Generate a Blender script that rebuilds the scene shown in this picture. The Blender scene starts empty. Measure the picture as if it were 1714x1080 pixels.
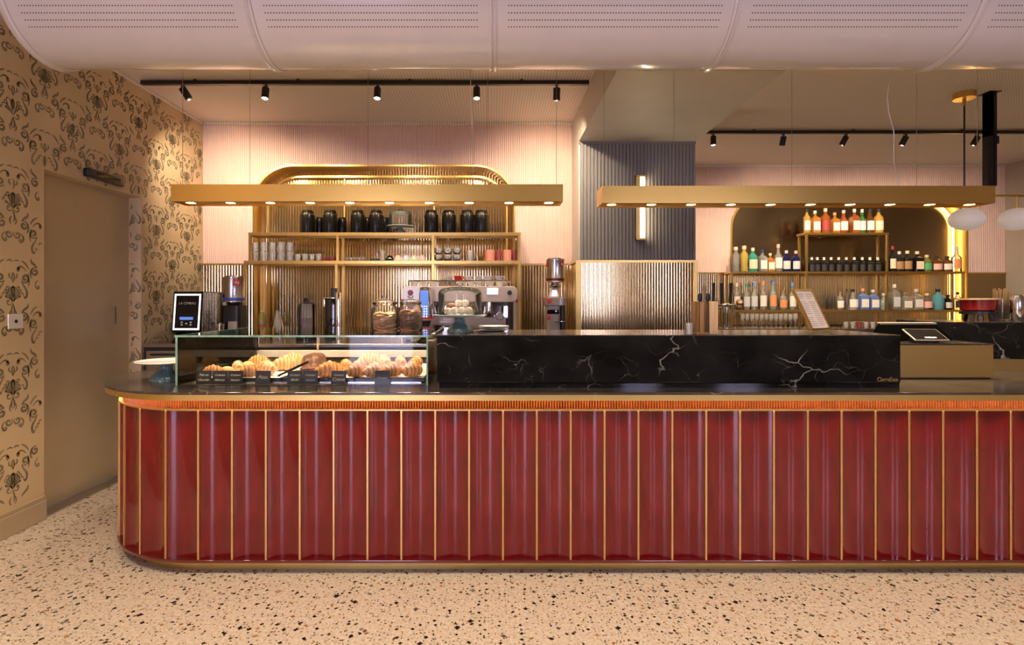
import bpy, bmesh, math, random
from mathutils import Vector, Matrix
random.seed(7)
PI = math.pi
sc = bpy.context.scene
COL = sc.collection

# ------------------------------------------------------------------ camera
F, VX, HY, H = 900.0, 825.0, 503.0, 1.5          # focal length (px), vanishing point, eye height
cam = bpy.data.cameras.new('camera'); co = bpy.data.objects.new('camera', cam); COL.objects.link(co)
co.location = (0, 0, H); co.rotation_euler = (PI/2, 0, 0)
cam.sensor_width = 36; cam.lens = F/1714*36; cam.clip_start = .05
cam.shift_x = (857-VX)/1714; cam.shift_y = (HY-540)/1714
sc.camera = co
# ------------------------------------------------------------------ world: dusk sky, seen through the street windows
w = bpy.data.worlds.new('world'); sc.world = w; w.use_nodes = True
bg = w.node_tree.nodes['Background']; bg.inputs[0].default_value = (.70, .64, 1.0, 1); bg.inputs[1].default_value = 8.0
# ------------------------------------------------------------------ view
sc.view_settings.view_transform = 'Standard'; sc.view_settings.look = 'None'
sc.view_settings.exposure = 0.85; sc.view_settings.gamma = 1; sc.view_settings.use_curve_mapping = False
sc.cycles.caustics_reflective = False; sc.cycles.caustics_refractive = False
sc.cycles.transparent_max_bounces = 24; sc.cycles.sample_clamp_indirect = 6
WARM = (1.0, .70, .42); WARM2 = (1.0, .78, .55)
def spot(name, loc, aim, power, angle=60, blend=.6, size=.03, col=WARM2, parent=None):
    l = bpy.data.lights.new(name, 'SPOT'); l.energy = power; l.spot_size = math.radians(angle); l.spot_blend = blend
    l.shadow_soft_size = size; l.color = col
    o = bpy.data.objects.new(name, l); COL.objects.link(o)
    o.rotation_euler = (Vector(aim)-Vector(loc)).to_track_quat('-Z', 'Y').to_euler(); o.location = loc
    if parent:
        o.parent = parent; o.matrix_parent_inverse = Matrix.Translation(-parent.location)
    return o
def disk(name, loc, power, size, col=WARM2, spread=180):
    l = bpy.data.lights.new(name, 'AREA'); l.shape = 'DISK'; l.size = size; l.energy = power; l.color = col; l.spread = math.radians(spread)
    o = bpy.data.objects.new(name, l); COL.objects.link(o); o.location = loc
    return o
# unseen fill lamps added over the seating side to brighten floor and wall
FILL_LAMPS = [(-2.1, .8), (.1, .8), (2.3, .8), (4.6, .8), (-1.9, -2.7), (.2, -2.7), (2.3, -2.7), (4.6, -2.7)]
for lx, ly in FILL_LAMPS: disk('fill_lamp_light', (lx, ly, 4.08), (30 if lx < -1 else 23) if ly > -1 else 3, .5, (1, .80, .57), 125)

# ------------------------------------------------------------------ pixel helpers
def wx(px, Y): return (px-VX)*Y/F
def wz(py, Y): return H-(py-HY)*Y/F
def sz(p, Y): return p*Y/F

# ------------------------------------------------------------------ mesh helpers
class G:
    def __init__(s): s.v = []; s.f = []; s.m = Matrix()
    def add(s, vs, fs):
        b = len(s.v); s.v += [tuple(s.m @ Vector(p)) for p in vs]; s.f += [tuple(b+i for i in f) for f in fs]; return s
    def box(s, x0, x1, y0, y1, z0, z1):
        return s.add([(x0,y0,z0),(x1,y0,z0),(x1,y1,z0),(x0,y1,z0),(x0,y0,z1),(x1,y0,z1),(x1,y1,z1),(x0,y1,z1)],
                     [(0,3,2,1),(4,5,6,7),(0,1,5,4),(1,2,6,5),(2,3,7,6),(3,0,4,7)])
    def prism(s, poly, z0, z1):
        n = len(poly)
        return s.add([(x,y,z0) for x,y in poly]+[(x,y,z1) for x,y in poly],
                     [tuple(range(n-1,-1,-1)), tuple(range(n,2*n))]+[(i,(i+1)%n,n+(i+1)%n,n+i) for i in range(n)])
    def lathe(s, prof, n=20, cx=0, cy=0, cz=0, a0=0, a1=2*PI):
        full = abs(a1-a0-2*PI) < 1e-6; m = n if full else n+1
        vs = []; fs = []
        for r, z in prof:
            for k in range(m):
                a = a0+(a1-a0)*k/n; vs.append((cx+max(r,1e-5)*math.cos(a), cy+max(r,1e-5)*math.sin(a), cz+z))
        for i in range(len(prof)-1):
            for k in range(n):
                k2 = (k+1) % m
                fs.append((i*m+k, i*m+k2, (i+1)*m+k2, (i+1)*m+k))
        return s.add(vs, fs)
    def cyl(s, r, z0, z1, n=20, cx=0, cy=0): return s.lathe([(0,z0),(r,z0),(r,z1),(0,z1)], n, cx, cy)
    def ell(s, c, r, n=14, m=9):
        pr = [(math.sin(PI*i/m), -math.cos(PI*i/m)) for i in range(m+1)]
        vs = []; fs = []
        for a, z in pr:
            for k in range(n):
                t = 2*PI*k/n; vs.append((c[0]+r[0]*max(a,1e-4)*math.cos(t), c[1]+r[1]*max(a,1e-4)*math.sin(t), c[2]+r[2]*z))
        for i in range(m):
            for k in range(n): fs.append((i*n+k, i*n+(k+1)%n, (i+1)*n+(k+1)%n, (i+1)*n+k))
        return s.add(vs, fs)
    def tube(s, pts, r, n=8, closed=False):
        pts = [Vector(p) for p in pts]; rs = r if isinstance(r, (list, tuple)) else [r]*len(pts)
        N = len(pts); vs = []; fs = []; up = None
        for i, p in enumerate(pts):
            a = pts[(i-1) % N] if (closed or i) else p; b = pts[(i+1) % N] if (closed or i < N-1) else p
            t = (b-a).normalized()
            if up is None: up = t.orthogonal().normalized()
            up = (up-t*up.dot(t)); up = up.normalized() if up.length > 1e-6 else t.orthogonal().normalized()
            sd = t.cross(up)
            for k in range(n):
                q = 2*PI*k/n; vs.append(tuple(p+(up*math.cos(q)+sd*math.sin(q))*rs[i]))
        for i in range(N if closed else N-1):
            j = (i+1) % N
            for k in range(n): fs.append((i*n+k, i*n+(k+1)%n, j*n+(k+1)%n, j*n+k))
        if not closed: fs += [tuple(range(n-1,-1,-1)), tuple((N-1)*n+k for k in range(n))]
        return s.add(vs, fs)
    def bar(s, a, b, w_, h_=None):
        """square bar from a to b"""
        a = Vector(a); b = Vector(b); h_ = h_ or w_; t = (b-a).normalized()
        u = t.cross(Vector((0,0,1))); u = Vector((1,0,0)) if u.length < 1e-4 else u.normalized(); v = u.cross(t)
        c = [(-1,-1),(1,-1),(1,1),(-1,1)]
        return s.add([tuple(p+u*i*w_/2+v*j*h_/2) for p in (a,b) for i,j in c],
                     [(0,3,2,1),(4,5,6,7),(0,1,5,4),(1,2,6,5),(2,3,7,6),(3,0,4,7)])
    def mesh(s, name, bevel=0, seg=2, smooth=True, ang=38):
        me = bpy.data.meshes.new(name); me.from_pydata(s.v, [], s.f); me.update()
        bm = bmesh.new(); bm.from_mesh(me)
        bmesh.ops.recalc_face_normals(bm, faces=bm.faces)
        if bevel:
            es = [e for e in bm.edges if len(e.link_faces) == 2 and e.calc_face_angle(0) > .5]
            bmesh.ops.bevel(bm, geom=es, offset=bevel, segments=seg, profile=.5, affect='EDGES', clamp_overlap=True)
        bm.to_mesh(me); bm.free()
        if smooth:
            me.polygons.foreach_set('use_smooth', [True]*len(me.polygons)); me.set_sharp_from_angle(angle=math.radians(min(ang, 17) if bevel else ang))
        return me
    def build(s, name, mat, parent=None, bevel=0, seg=2, smooth=True, loc=None, rotz=0, ang=38):
        me = s.mesh(name, bevel, seg, smooth, ang); me.materials.append(mat)
        o = bpy.data.objects.new(name, me); COL.objects.link(o)
        if parent: o.parent = parent
        if loc: o.location = loc
        if rotz: o.rotation_euler.z = rotz
        return o
def tag(o, label=None, cat=None, group=None, kind=None):
    if label: o['label'] = label
    if cat: o['category'] = cat
    if group: o['group'] = group
    if kind: o['kind'] = kind
    return o
def thing(name, label, cat, loc=(0,0,0), rotz=0, group=None, kind=None):
    o = bpy.data.objects.new(name, None); COL.objects.link(o); o.location = loc; o.rotation_euler.z = rotz
    o.empty_display_size = .05
    return tag(o, label, cat, group, kind)
def share(name, me, parent, loc=(0,0,0), rot=(0,0,0), scale=None):
    o = bpy.data.objects.new(name, me); COL.objects.link(o); o.parent = parent; o.location = loc; o.rotation_euler = rot
    if scale: o.scale = scale
    return o
def dup(root, loc, label, rotz=None, group=None):
    r = root.copy(); COL.objects.link(r); r.location = loc; r['label'] = label
    if group: r['group'] = group
    if rotz is not None: r.rotation_euler.z = rotz
    for ch in list(root.children):
        c = ch.copy(); COL.objects.link(c); c.parent = r
        for g in list(ch.children):
            d = g.copy(); COL.objects.link(d); d.parent = c
    return r
def text(name, s, size, mat, parent, loc, rot=(PI/2,0,0), align='CENTER', shear=0, ext=.0004, bold=0):
    c = bpy.data.curves.new(name, 'FONT'); c.body = s; c.size = size; c.align_x = align; c.shear = shear; c.extrude = ext; c.offset = bold
    t = bpy.data.objects.new(name, c); me = bpy.data.meshes.new_from_object(t); bpy.data.objects.remove(t); me.materials.clear(); me.materials.append(mat)
    o = bpy.data.objects.new(name, me); COL.objects.link(o); o.parent = parent; o.location = loc; o.rotation_euler = rot
    return o
ORD = ['leftmost','second from left','third from left','fourth from left','fifth from left','sixth from left','seventh from left',
       'eighth from left','ninth from left','tenth from left','eleventh from left','twelfth from left','thirteenth from left','fourteenth from left']
# rounded rectangle outline
def rrect(x0, x1, y0, y1, r, n=6):
    P = []
    for cx, cy, a in ((x1-r,y1-r,0),(x0+r,y1-r,PI/2),(x0+r,y0+r,PI),(x1-r,y0+r,1.5*PI)):
        for k in range(n+1): P.append((cx+r*math.cos(a+PI/2*k/n), cy+r*math.sin(a+PI/2*k/n)))
    return P

# ------------------------------------------------------------------ materials
class NT:
    def __init__(s, name):
        s.mat = bpy.data.materials.new(name); s.mat.use_nodes = True; s.t = s.mat.node_tree; s.n = s.t.nodes
        s.b = s.n['Principled BSDF']; s.out = s.n['Material Output']
    def node(s, typ, **kw):
        n = s.n.new(typ)
        for k, v in kw.items():
            if k.startswith('i_'):
                key = k[2:]; key = int(key) if key.isdigit() else key
                if hasattr(v, 'is_output') and not isinstance(v, (int, float, tuple)): s.t.links.new(v, n.inputs[key])
                else: n.inputs[key].default_value = v
            else: setattr(n, k, v)
        return n
    def link(s, a, b): s.t.links.new(a, b)
    def math(s, op, a, b=None, c=None, clamp=False):
        n = s.n.new('ShaderNodeMath'); n.operation = op; n.use_clamp = clamp
        for i, v in enumerate((a, b, c)):
            if v is None: continue
            if isinstance(v, (int, float)): n.inputs[i].default_value = v
            else: s.link(v, n.inputs[i])
        return n.outputs[0]
    def coord(s, kind='Object', scale=(1,1,1)):
        tc = s.n.new('ShaderNodeTexCoord'); mp = s.n.new('ShaderNodeMapping'); mp.inputs['Scale'].default_value = scale
        s.link(tc.outputs[kind], mp.inputs[0]); return mp.outputs[0]
    def noise(s, vec, scale, detail=2, rough=.5, dist=0):
        n = s.n.new('ShaderNodeTexNoise'); s.link(vec, n.inputs['Vector']); n.inputs['Scale'].default_value = scale
        n.inputs['Detail'].default_value = detail; n.inputs['Roughness'].default_value = rough; n.inputs['Distortion'].default_value = dist
        return n
    def ramp(s, fac, stops, interp='LINEAR'):
        r = s.n.new('ShaderNodeValToRGB'); r.color_ramp.interpolation = interp; e = r.color_ramp.elements
        while len(e) < len(stops): e.new(.5)
        for el, (p, c) in zip(e, stops): el.position = p; el.color = tuple(c)+(1,) if len(c) == 3 else c
        s.link(fac, r.inputs[0]); return r.outputs[0]
    def mix(s, fac, a, b, blend='MIX'):
        n = s.n.new('ShaderNodeMix'); n.data_type = 'RGBA'; n.blend_type = blend
        for i, v in ((0, fac), (6, a), (7, b)):
            if isinstance(v, (int, float)): n.inputs[i].default_value = v
            elif isinstance(v, tuple): n.inputs[i].default_value = v+(1,) if len(v) == 3 else v
            else: s.link(v, n.inputs[i])
        return n.outputs[2]
    def bump(s, h, strength=.2, dist=.01):
        b = s.n.new('ShaderNodeBump'); b.inputs['Strength'].default_value = strength; b.inputs['Distance'].default_value = dist
        s.link(h, b.inputs['Height']); s.link(b.outputs[0], s.b.inputs['Normal'])
def pmat(name, col, rough=.5, metal=0, var=.06, vs=6, bump=0, bs=60, coat=0, spec=None, stretch=(1,1,1), emit=None, es=0):
    """principled material with a faint procedural variation"""
    t = NT(name); b = t.b; vec = t.coord('Object', stretch)
    n = t.noise(vec, vs, 3)
    lo = tuple(max(0, c*(1-var)) for c in col); hi = tuple(min(1, c*(1+var)) for c in col)
    t.link(t.ramp(n.outputs[0], [(.3, lo), (.7, hi)]), b.inputs['Base Color'])
    b.inputs['Roughness'].default_value = rough; b.inputs['Metallic'].default_value = metal
    if coat: b.inputs['Coat Weight'].default_value = coat
    if spec is not None: b.inputs['Specular IOR Level'].default_value = spec
    if bump: t.bump(t.noise(vec, bs, 3).outputs[0], bump)
    if emit: b.inputs['Emission Color'].default_value = emit+(1,); b.inputs['Emission Strength'].default_value = es
    return t.mat
def emat(name, col, s):
    t = NT(name); t.b.inputs['Base Color'].default_value = col+(1,); t.b.inputs['Emission Color'].default_value = col+(1,)
    t.b.inputs['Emission Strength'].default_value = s; return t.mat
def glass(name, col=(1,1,1), body=.0, bodycol=None, rough=.02, ior=1.45, edge=0):
    """thin clear glass: tinted see-through mixed with a fresnel reflection (and a little body colour)"""
    t = NT(name); tr = t.node('ShaderNodeBsdfTransparent'); tr.inputs[0].default_value = col+(1,)
    gl = t.node('ShaderNodeBsdfGlossy'); gl.inputs['Roughness'].default_value = rough
    fr = t.node('ShaderNodeFresnel'); fr.inputs[0].default_value = ior
    mx = t.node('ShaderNodeMixShader'); t.link(fr.outputs[0], mx.inputs[0]); base = tr.outputs[0]
    if body:
        df = t.node('ShaderNodeBsdfDiffuse'); df.inputs[0].default_value = (bodycol or col)+(1,)
        m2 = t.node('ShaderNodeMixShader'); m2.inputs[0].default_value = body
        t.link(base, m2.inputs[1]); t.link(df.outputs[0], m2.inputs[2]); base = m2.outputs[0]
    t.link(base, mx.inputs[1]); t.link(gl.outputs[0], mx.inputs[2]); t.link(mx.outputs[0], t.out.inputs[0])
    return t.mat
def brushed(name, col, rough=.32, axis=(.6, 40, 40), var=.16, bump=.05, rv=.2):
    t = NT(name); vec = t.coord('Object', axis); n = t.noise(vec, 5, 5, .65); n2 = t.noise(t.coord('Object', (1,1,1)), 2.2, 2)
    lo = tuple(c*(1-var) for c in col); hi = tuple(min(1, c*(1+var)) for c in col)
    c1 = t.ramp(n.outputs[0], [(.25, lo), (.75, hi)])
    t.link(t.mix(.35, c1, t.ramp(n2.outputs[0], [(.3, lo), (.7, hi)])), t.b.inputs['Base Color'])
    t.b.inputs['Metallic'].default_value = 1
    t.link(t.math('MULTIPLY_ADD', n.outputs[0], rv, rough-rv/2), t.b.inputs['Roughness'])
    if bump: t.bump(n.outputs[0], bump, .002)
    return t.mat
def marble(name, base, vein, dens=1.0, rough=.12, amount=.85):
    t = NT(name); v = t.coord('Object', (dens, dens, dens*1.35))
    d = t.noise(v, 1.6, 4, .6); off = t.node('ShaderNodeVectorMath', operation='MULTIPLY_ADD')
    t.link(d.outputs['Color'], off.inputs[0]); off.inputs[1].default_value = (.55, .55, .55); t.link(v, off.inputs[2])
    rot = t.node('ShaderNodeMapping'); rot.inputs['Rotation'].default_value = (.5, .75, .4); t.link(off.outputs[0], rot.inputs[0])
    def veins(scale, wdt):
        vo = t.node('ShaderNodeTexVoronoi', feature='DISTANCE_TO_EDGE'); t.link(rot.outputs[0], vo.inputs['Vector']); vo.inputs['Scale'].default_value = scale
        return t.math('SUBTRACT', 1, t.math('DIVIDE', vo.outputs[0], wdt, clamp=True), clamp=True)
    m1 = t.ramp(t.noise(v, 1.3, 2).outputs[0], [(.50, (0,0,0)), (.64, (1,1,1))])
    m2 = t.ramp(t.noise(v, 2.9, 2).outputs[0], [(.50, (0,0,0)), (.70, (1,1,1))])
    a = t.math('MULTIPLY', t.math('POWER', veins(1.25, .011), 1.5), m1); b_ = t.math('MULTIPLY', t.math('POWER', veins(3.4, .012), 1.5), m2)
    cl = t.ramp(t.noise(v, 3.5, 5).outputs[0], [(.3, base), (.8, tuple(min(1, c*2.2+.006) for c in base))])
    fac = t.math('MULTIPLY', t.math('ADD', a, t.math('MULTIPLY', b_, .45), clamp=True), amount)
    t.link(t.mix(fac, cl, vein), t.b.inputs['Base Color']); t.b.inputs['Roughness'].default_value = rough
    return t.mat
def terrazzo(name):
    t = NT(name); v0 = t.coord('Object', (1,1,0))
    d = t.noise(v0, 28, 2); off = t.node('ShaderNodeVectorMath', operation='MULTIPLY_ADD'); t.link(d.outputs['Color'], off.inputs[0])
    off.inputs[1].default_value = (.016, .016, 0); t.link(v0, off.inputs[2]); v = off.outputs[0]
    g = t.noise(v0, 55, 4)
    col = t.ramp(g.outputs[0], [(.3, (.56, .47, .37)), (.55, (.70, .61, .50)), (.8, (.80, .72, .61))])
    def layer(scale, prob, rad, stops, prev, rnd):
        vo = t.node('ShaderNodeTexVoronoi', voronoi_dimensions='2D', distance='MINKOWSKI'); vo.inputs['Exponent'].default_value = .9
        t.link(v, vo.inputs['Vector']); vo.inputs['Scale'].default_value = scale; vo.inputs['Randomness'].default_value = rnd
        sp = t.node('ShaderNodeSeparateColor'); t.link(vo.outputs['Color'], sp.inputs[0])
        pick = t.math('LESS_THAN', sp.outputs[0], prob)
        rr = t.math('MULTIPLY_ADD', sp.outputs[1], rad*.75, rad*.35)
        ins = t.math('LESS_THAN', vo.outputs['Distance'], rr)
        c = t.ramp(sp.outputs[2], stops, 'CONSTANT')
        return t.mix(t.math('MULTIPLY', pick, ins), prev, c)
    darks = [(0, (.012,.011,.011)), (.62, (.10,.085,.07)), (.74, (.30,.13,.05)), (.84, (.20,.18,.15)), (.92, (.42,.24,.10))]
    pale = [(0, (.80,.70,.57)), (.3, (.55,.42,.28)), (.5, (.38,.31,.24)), (.7, (.70,.60,.48)), (.85, (.46,.30,.17))]
    col = layer(52, .55, .36, pale, col, 1)
    col = layer(60, .30, .34, darks, col, 1)
    col = layer(30, .33, .34, darks, col, 1)
    col = layer(19, .21, .30, darks, col, 1)
    t.link(col, t.b.inputs['Base Color']); t.b.inputs['Roughness'].default_value = .26
    t.b.inputs['Specular IOR Level'].default_value = .35
    return t.mat
def dotted(name, col, dot, pitch, r, rough=.7):
    t = NT(name); v = t.coord('Object', (1/pitch, 1/pitch, 1/pitch)); sp = t.node('ShaderNodeSeparateXYZ'); t.link(v, sp.inputs[0])
    fx = t.math('SUBTRACT', t.math('FRACT', sp.outputs[0]), .5); fy = t.math('SUBTRACT', t.math('FRACT', sp.outputs[1]), .5)
    d = t.math('SQRT', t.math('ADD', t.math('MULTIPLY', fx, fx), t.math('MULTIPLY', fy, fy)))
    t.link(t.mix(t.math('LESS_THAN', d, r), col, dot), t.b.inputs['Base Color']); t.b.inputs['Roughness'].default_value = rough
    return t.mat
def glaze(name):
    t = NT(name); v = t.coord('Object', (1,1,.35)); n = t.noise(v, 14, 4, .6)
    t.link(t.ramp(n.outputs[0], [(.25, (.105,.0010,.004)), (.5, (.155,.0016,.006)), (.8, (.20,.0025,.009))]), t.b.inputs['Base Color'])
    t.b.inputs['Roughness'].default_value = .16; t.b.inputs['Coat Weight'].default_value = .8; t.b.inputs['Coat Roughness'].default_value = .03
    v2 = t.coord('Object', (1,1,.6)); t.bump(t.noise(v2, 70, 2, .5).outputs[0], .012, .01)
    t.b.inputs['Specular IOR Level'].default_value = .15
    t.b.inputs['Coat IOR'].default_value = 1.6
    return t.mat

M = {}
M['floor'] = terrazzo('terrazzo')
M['paper'] = pmat('wallpaper_ground', (.70,.53,.31), .75, var=.07, vs=2.5)
M['print'] = pmat('wallpaper_print', (.24,.20,.12), .7, var=.35, vs=14)
M['skirting'] = pmat('skirting_paint', (.50,.39,.25), .45, var=.03)
M['doorp'] = pmat('door_lacquer', (.58,.455,.285), .28, var=.02)
M['pink'] = pmat('pink_wall_paint', (.78,.57,.48), .75, var=.03)
M['grey'] = pmat('grey_wall_paint', (.25,.235,.225), .75, var=.04)
M['soffit'] = pmat('soffit_paint', (.62,.57,.49), .55, var=.03)
M['plain'] = pmat('room_paint', (.50,.42,.33), .8, var=.03)
M['frontwall'] = pmat('darkened_wall', (.10,.075,.055), .6, var=.1)  # wall colour darkened so the red panels reflect a dim room
M['ceil'] = dotted('perforated_ceiling', (.90,.81,.72), (.56,.47,.39), .026, .27)
M['duct'] = pmat('duct_enamel', (.70,.66,.66), .22, var=.02, coat=.5)
M['hole'] = pmat('duct_hole', (.03,.025,.025), .9)
M['brass'] = brushed('brushed_brass', (.76,.49,.13), .30, (.35,60,60), .015, 0, .03)
M['brassv'] = brushed('brass_frame', (.76,.52,.16), .30, (30,30,1), .10)
M['brassmirror'] = brushed('brass_mirror_sheet', (.73,.58,.31), .15, (60,60,1.2), .05, 0)
M['brassdark'] = brushed('antique_brass_sheet', (.36,.27,.15), .22, (1.2,30,60), .12)
M['bglow'] = brushed('satin_brass_band', (.76,.55,.19), .36, (.35,60,60), .02, 0, .04)
M['strip'] = pmat('brass_strip', (.78,.52,.22), .35, 1, var=.08)
M['red'] = glaze('oxblood_glaze')
M['redlip'] = pmat('dark_red_ledge', (.12,.012,.010), .2, coat=.6)
M['orange'] = pmat('orange_ribbed_tile', (.46,.15,.045), .28, var=.2, vs=25, coat=.4)
M['marble'] = marble('black_marble', (.005,.0048,.005), (.60,.57,.52), 1.5, .07, .6)
M['marble'].node_tree.nodes['Principled BSDF'].inputs['Specular IOR Level'].default_value = .28
M['worktop'] = marble('brown_black_marble', (.035,.028,.024), (.60,.52,.44), 2.2, .16, .8)
M['black'] = pmat('black_plastic', (.010,.010,.011), .35, var=.1)
M['matte'] = pmat('matt_black', (.0018,.0018,.0018), .5, spec=.0)
M['blackgloss'] = pmat('black_gloss', (.006,.006,.007), .08, coat=.5)
M['tin'] = pmat('black_tin', (.006,.0055,.005), .25, spec=.35)
M['dark'] = pmat('dark_cabinet', (.020,.017,.015), .4)
M['steel'] = pmat('stainless_steel', (.62,.60,.57), .22, 1, var=.05, stretch=(1,1,20))
M['chrome'] = pmat('chrome', (.80,.78,.75), .07, 1, var=.02)
M['cream'] = pmat('cream_enamel', (.72,.60,.50), .25, var=.02, coat=.5)
M['white'] = pmat('white_porcelain', (.78,.75,.70), .2, var=.02, coat=.5)
M['teal'] = pmat('teal_glaze', (.10,.19,.18), .2, var=.1, coat=.6)
M['tealpale'] = pmat('pale_teal_glaze', (.38,.47,.43), .2, var=.08, coat=.6)
M['glass'] = glass('clear_glass', (.985,.995,.985))
M['pane'] = glass('case_pane', (.975,.99,.98), ior=1.24)
M['gedge'] = pmat('green_glass_edge', (.28,.50,.38), .1, var=.25, vs=30, coat=.6)
M['vessel'] = glass('vessel_glass', (.98,.98,.97), .22, (.95,.92,.86), ior=1.45)
M['globe'] = pmat('opal_globe', (.80,.74,.68), .3, var=.02, emit=(1,.80,.62), es=.13)  # faint glow put into the material to brighten the unlit globes
M['jar'] = glass('jar_glass', (.99,.99,.985), .05, (.95,.92,.86), ior=1.42)
M['lamp'] = emat('downlight_lens', (1,.78,.46), 26)
M['lens'] = emat('spot_lens', (1,.85,.62), 14)
M['tubeglow'] = emat('tube_lamp', (1,.80,.50), 12)
M['led'] = emat('led_strip', (1,.68,.28), 6)
M['ledu'] = emat('led_strip_under', (1,.58,.26), 9)
M['screenw'] = emat('white_light_border', (1,.95,.92), 1.1)
M['screenb'] = emat('blue_display', (.10,.22,.62), .5)
M['screenl'] = emat('lilac_display', (.70,.66,.90), .9)
M['paperw'] = pmat('paper', (.74,.66,.60), .7, var=.03)
M['ink'] = pmat('ink', (.22,.19,.17), .8)
M['chalk'] = pmat('chalk', (.85,.74,.36), .8)
M['card'] = pmat('slate_card', (.028,.026,.022), .45)
M['wood'] = pmat('pale_wood', (.62,.42,.22), .5, var=.15, stretch=(12,12,1))
M['amberw'] = pmat('amber_wood', (.32,.17,.05), .4, var=.2, stretch=(12,12,1))
M['potred'] = pmat('red_enamel', (.30,.010,.012), .15, coat=.6)
M['logo'] = pmat('red_logo', (.60,.02,.02), .4)
M['blue'] = pmat('blue_band', (.03,.08,.45), .35)
M['maroon'] = pmat('maroon_band', (.14,.010,.012), .35)
M['coral'] = pmat('coral_ceramic', (.72,.27,.18), .35)
M['plum'] = pmat('plum_ceramic', (.28,.06,.055), .35)
M['taupe'] = pmat('taupe_plastic', (.36,.30,.23), .3, coat=.3)
M['amber'] = glass('tea_liquid', (.45,.14,.03), .35, (.28,.08,.02))
M['straw'] = pmat('straw', (.62,.42,.20), .7, var=.25, vs=40)
def bake(name, dark, mid, light, scale=18, band=0):
    t = NT(name); v = t.coord('Object'); n = t.noise(v, scale, 4, .6); wv = t.node('ShaderNodeTexWave', wave_type='BANDS', bands_direction='X')
    t.link(v, wv.inputs[0]); wv.inputs['Scale'].default_value = 7; wv.inputs['Distortion'].default_value = 6; wv.inputs['Detail'].default_value = 2
    if band: wv.wave_profile = 'SAW'; wv.inputs['Scale'].default_value = 14.6; wv.inputs['Distortion'].default_value = 1.2
    k = band or .04; f = t.math('ADD', t.math('MULTIPLY', n.outputs[0], 1-k), t.math('MULTIPLY', wv.outputs[0], k))
    t.link(t.ramp(f, [(.25, dark), (.5, mid), (.75, light)]), t.b.inputs['Base Color']); t.b.inputs['Roughness'].default_value = .5
    t.bump(n.outputs[0], .3, .01); return t.mat
M['crois'] = bake('croissant_crust', (.36,.10,.015), (.74,.32,.09), (.90,.58,.27), band=.42)
M['crois2'] = bake('pale_croissant_crust', (.48,.17,.04), (.82,.46,.19), (.92,.70,.44), band=.40)
M['bun'] = bake('bun_crust', (.55,.27,.07), (.72,.44,.17), (.80,.58,.30), 8)
M['choc'] = bake('chocolate_crumb', (.06,.018,.008), (.16,.055,.02), (.30,.12,.05), 30)
M['cookie'] = bake('cookie', (.45,.20,.06), (.66,.38,.15), (.76,.54,.30), 25)
M['cookied'] = bake('brown_cookie', (.10,.03,.01), (.26,.09,.025), (.42,.18,.06), 25)
M['puff'] = bake('powdered_puff', (.70,.45,.22), (.82,.68,.48), (.88,.82,.70), 20)
M['salad'] = pmat('lettuce', (.30,.38,.06), .5, var=.3, vs=40)
M['marblecake'] = bake('marbled_crumb', (.07,.02,.008), (.30,.14,.06), (.85,.70,.48), 30)

# ================================================================== SETTING
XL, XR, YB, YR, ZC, ZU, YF = -3.08, 7.15, 5.71, 7.5, 3.39, 4.15, -4.5
tag(G().box(XL-.3, XR+.2, YF-.2, YR+.3, -.12, 0).build('floor', M['floor'], smooth=False), 'beige terrazzo floor with black and rust chips', 'floor', kind='structure')
# left wall with the door opening
DY0, DY1, DZ, DX = 3.69, 4.71, 2.40, -3.19
g = G(); g.box(XL-.25, XL, YF, DY0, 0, ZU+.1); g.box(XL-.25, XL, DY1, YB+.35, 0, ZU+.1); g.box(XL-.25, XL, DY0, DY1, DZ, ZU+.1)
wl = tag(g.build('wall_left', M['paper'], smooth=False), 'beige wall papered with a dark damask scroll print', 'wall', kind='structure')
# damask print on the left wall: flat ribbons of one repeat, mirrored, half-drop
def spiral(cx, cy, r0, a0, turns, sgn, n=16):
    return [(cx+r0*(1-t)**.8*math.cos(a0+sgn*turns*2*PI*t), cy+r0*(1-t)**.8*math.sin(a0+sgn*turns*2*PI*t)) for t in [k/n for k in range(n)]]
def bez(p0, p1, p2, p3, n=10):
    return [tuple((1-t)**3*a+3*(1-t)**2*t*b+3*(1-t)*t*t*c+t**3*d for a,b,c,d in zip(p0,p1,p2,p3)) for t in [k/n for k in range(n+1)]]
STROKES = []
def st(pts, w0, both=True): STROKES.append((pts, w0)); (STROKES.append(([(-x, y) for x, y in pts], w0)) if both else None)
for k, a in enumerate((12, 34, 58, 84)):                     # fan of petals
    r = .062-.003*k; A = math.radians(90-a); e = (r*math.cos(A), .03+r*math.sin(A))
    st(bez((.004,.0), (.018*math.cos(A),.03), (e[0]*.6+.010,e[1]*.8), e)+spiral(e[0]-.006,e[1],.006,0,.8,1,7), .007)
st(bez((0,.03),(.010,.06),(.008,.085),(0,.105)), .008)
for k in range(3): st(bez((.022+.016*k,.088-.020*k),(.034+.016*k,.105-.02*k),(.050+.014*k,.100-.02*k),(.046+.013*k,.078-.02*k)), .005)
st(bez((.003,-.005),(.025,-.03),(.045,-.015),(.040,.006))+spiral(.032,.006,.008,0,1.2,1,10), .006)
st(bez((.0,-.01),(.008,-.04),(.018,-.055),(.003,-.085)), .007)
st(bez((.008,-.05),(.024,-.06),(.030,-.085),(.012,-.10)), .006)
st(spiral(.088,.155,.031,-2.6,1.5,1,26), .010)
st(bez((.062,.135),(.075,.095),(.108,.085),(.100,.045))+bez((.100,.045),(.095,.02),(.078,.022),(.080,.042))[1:], .010)
st(spiral(.078,-.098,.030,2.0,1.45,-1,26), .010)
st(bez((.062,-.072),(.080,-.040),(.112,-.050),(.110,-.012)), .010)
st(bez((.100,-.075),(.118,-.10),(.116,-.13),(.098,-.145)), .008)
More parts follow.
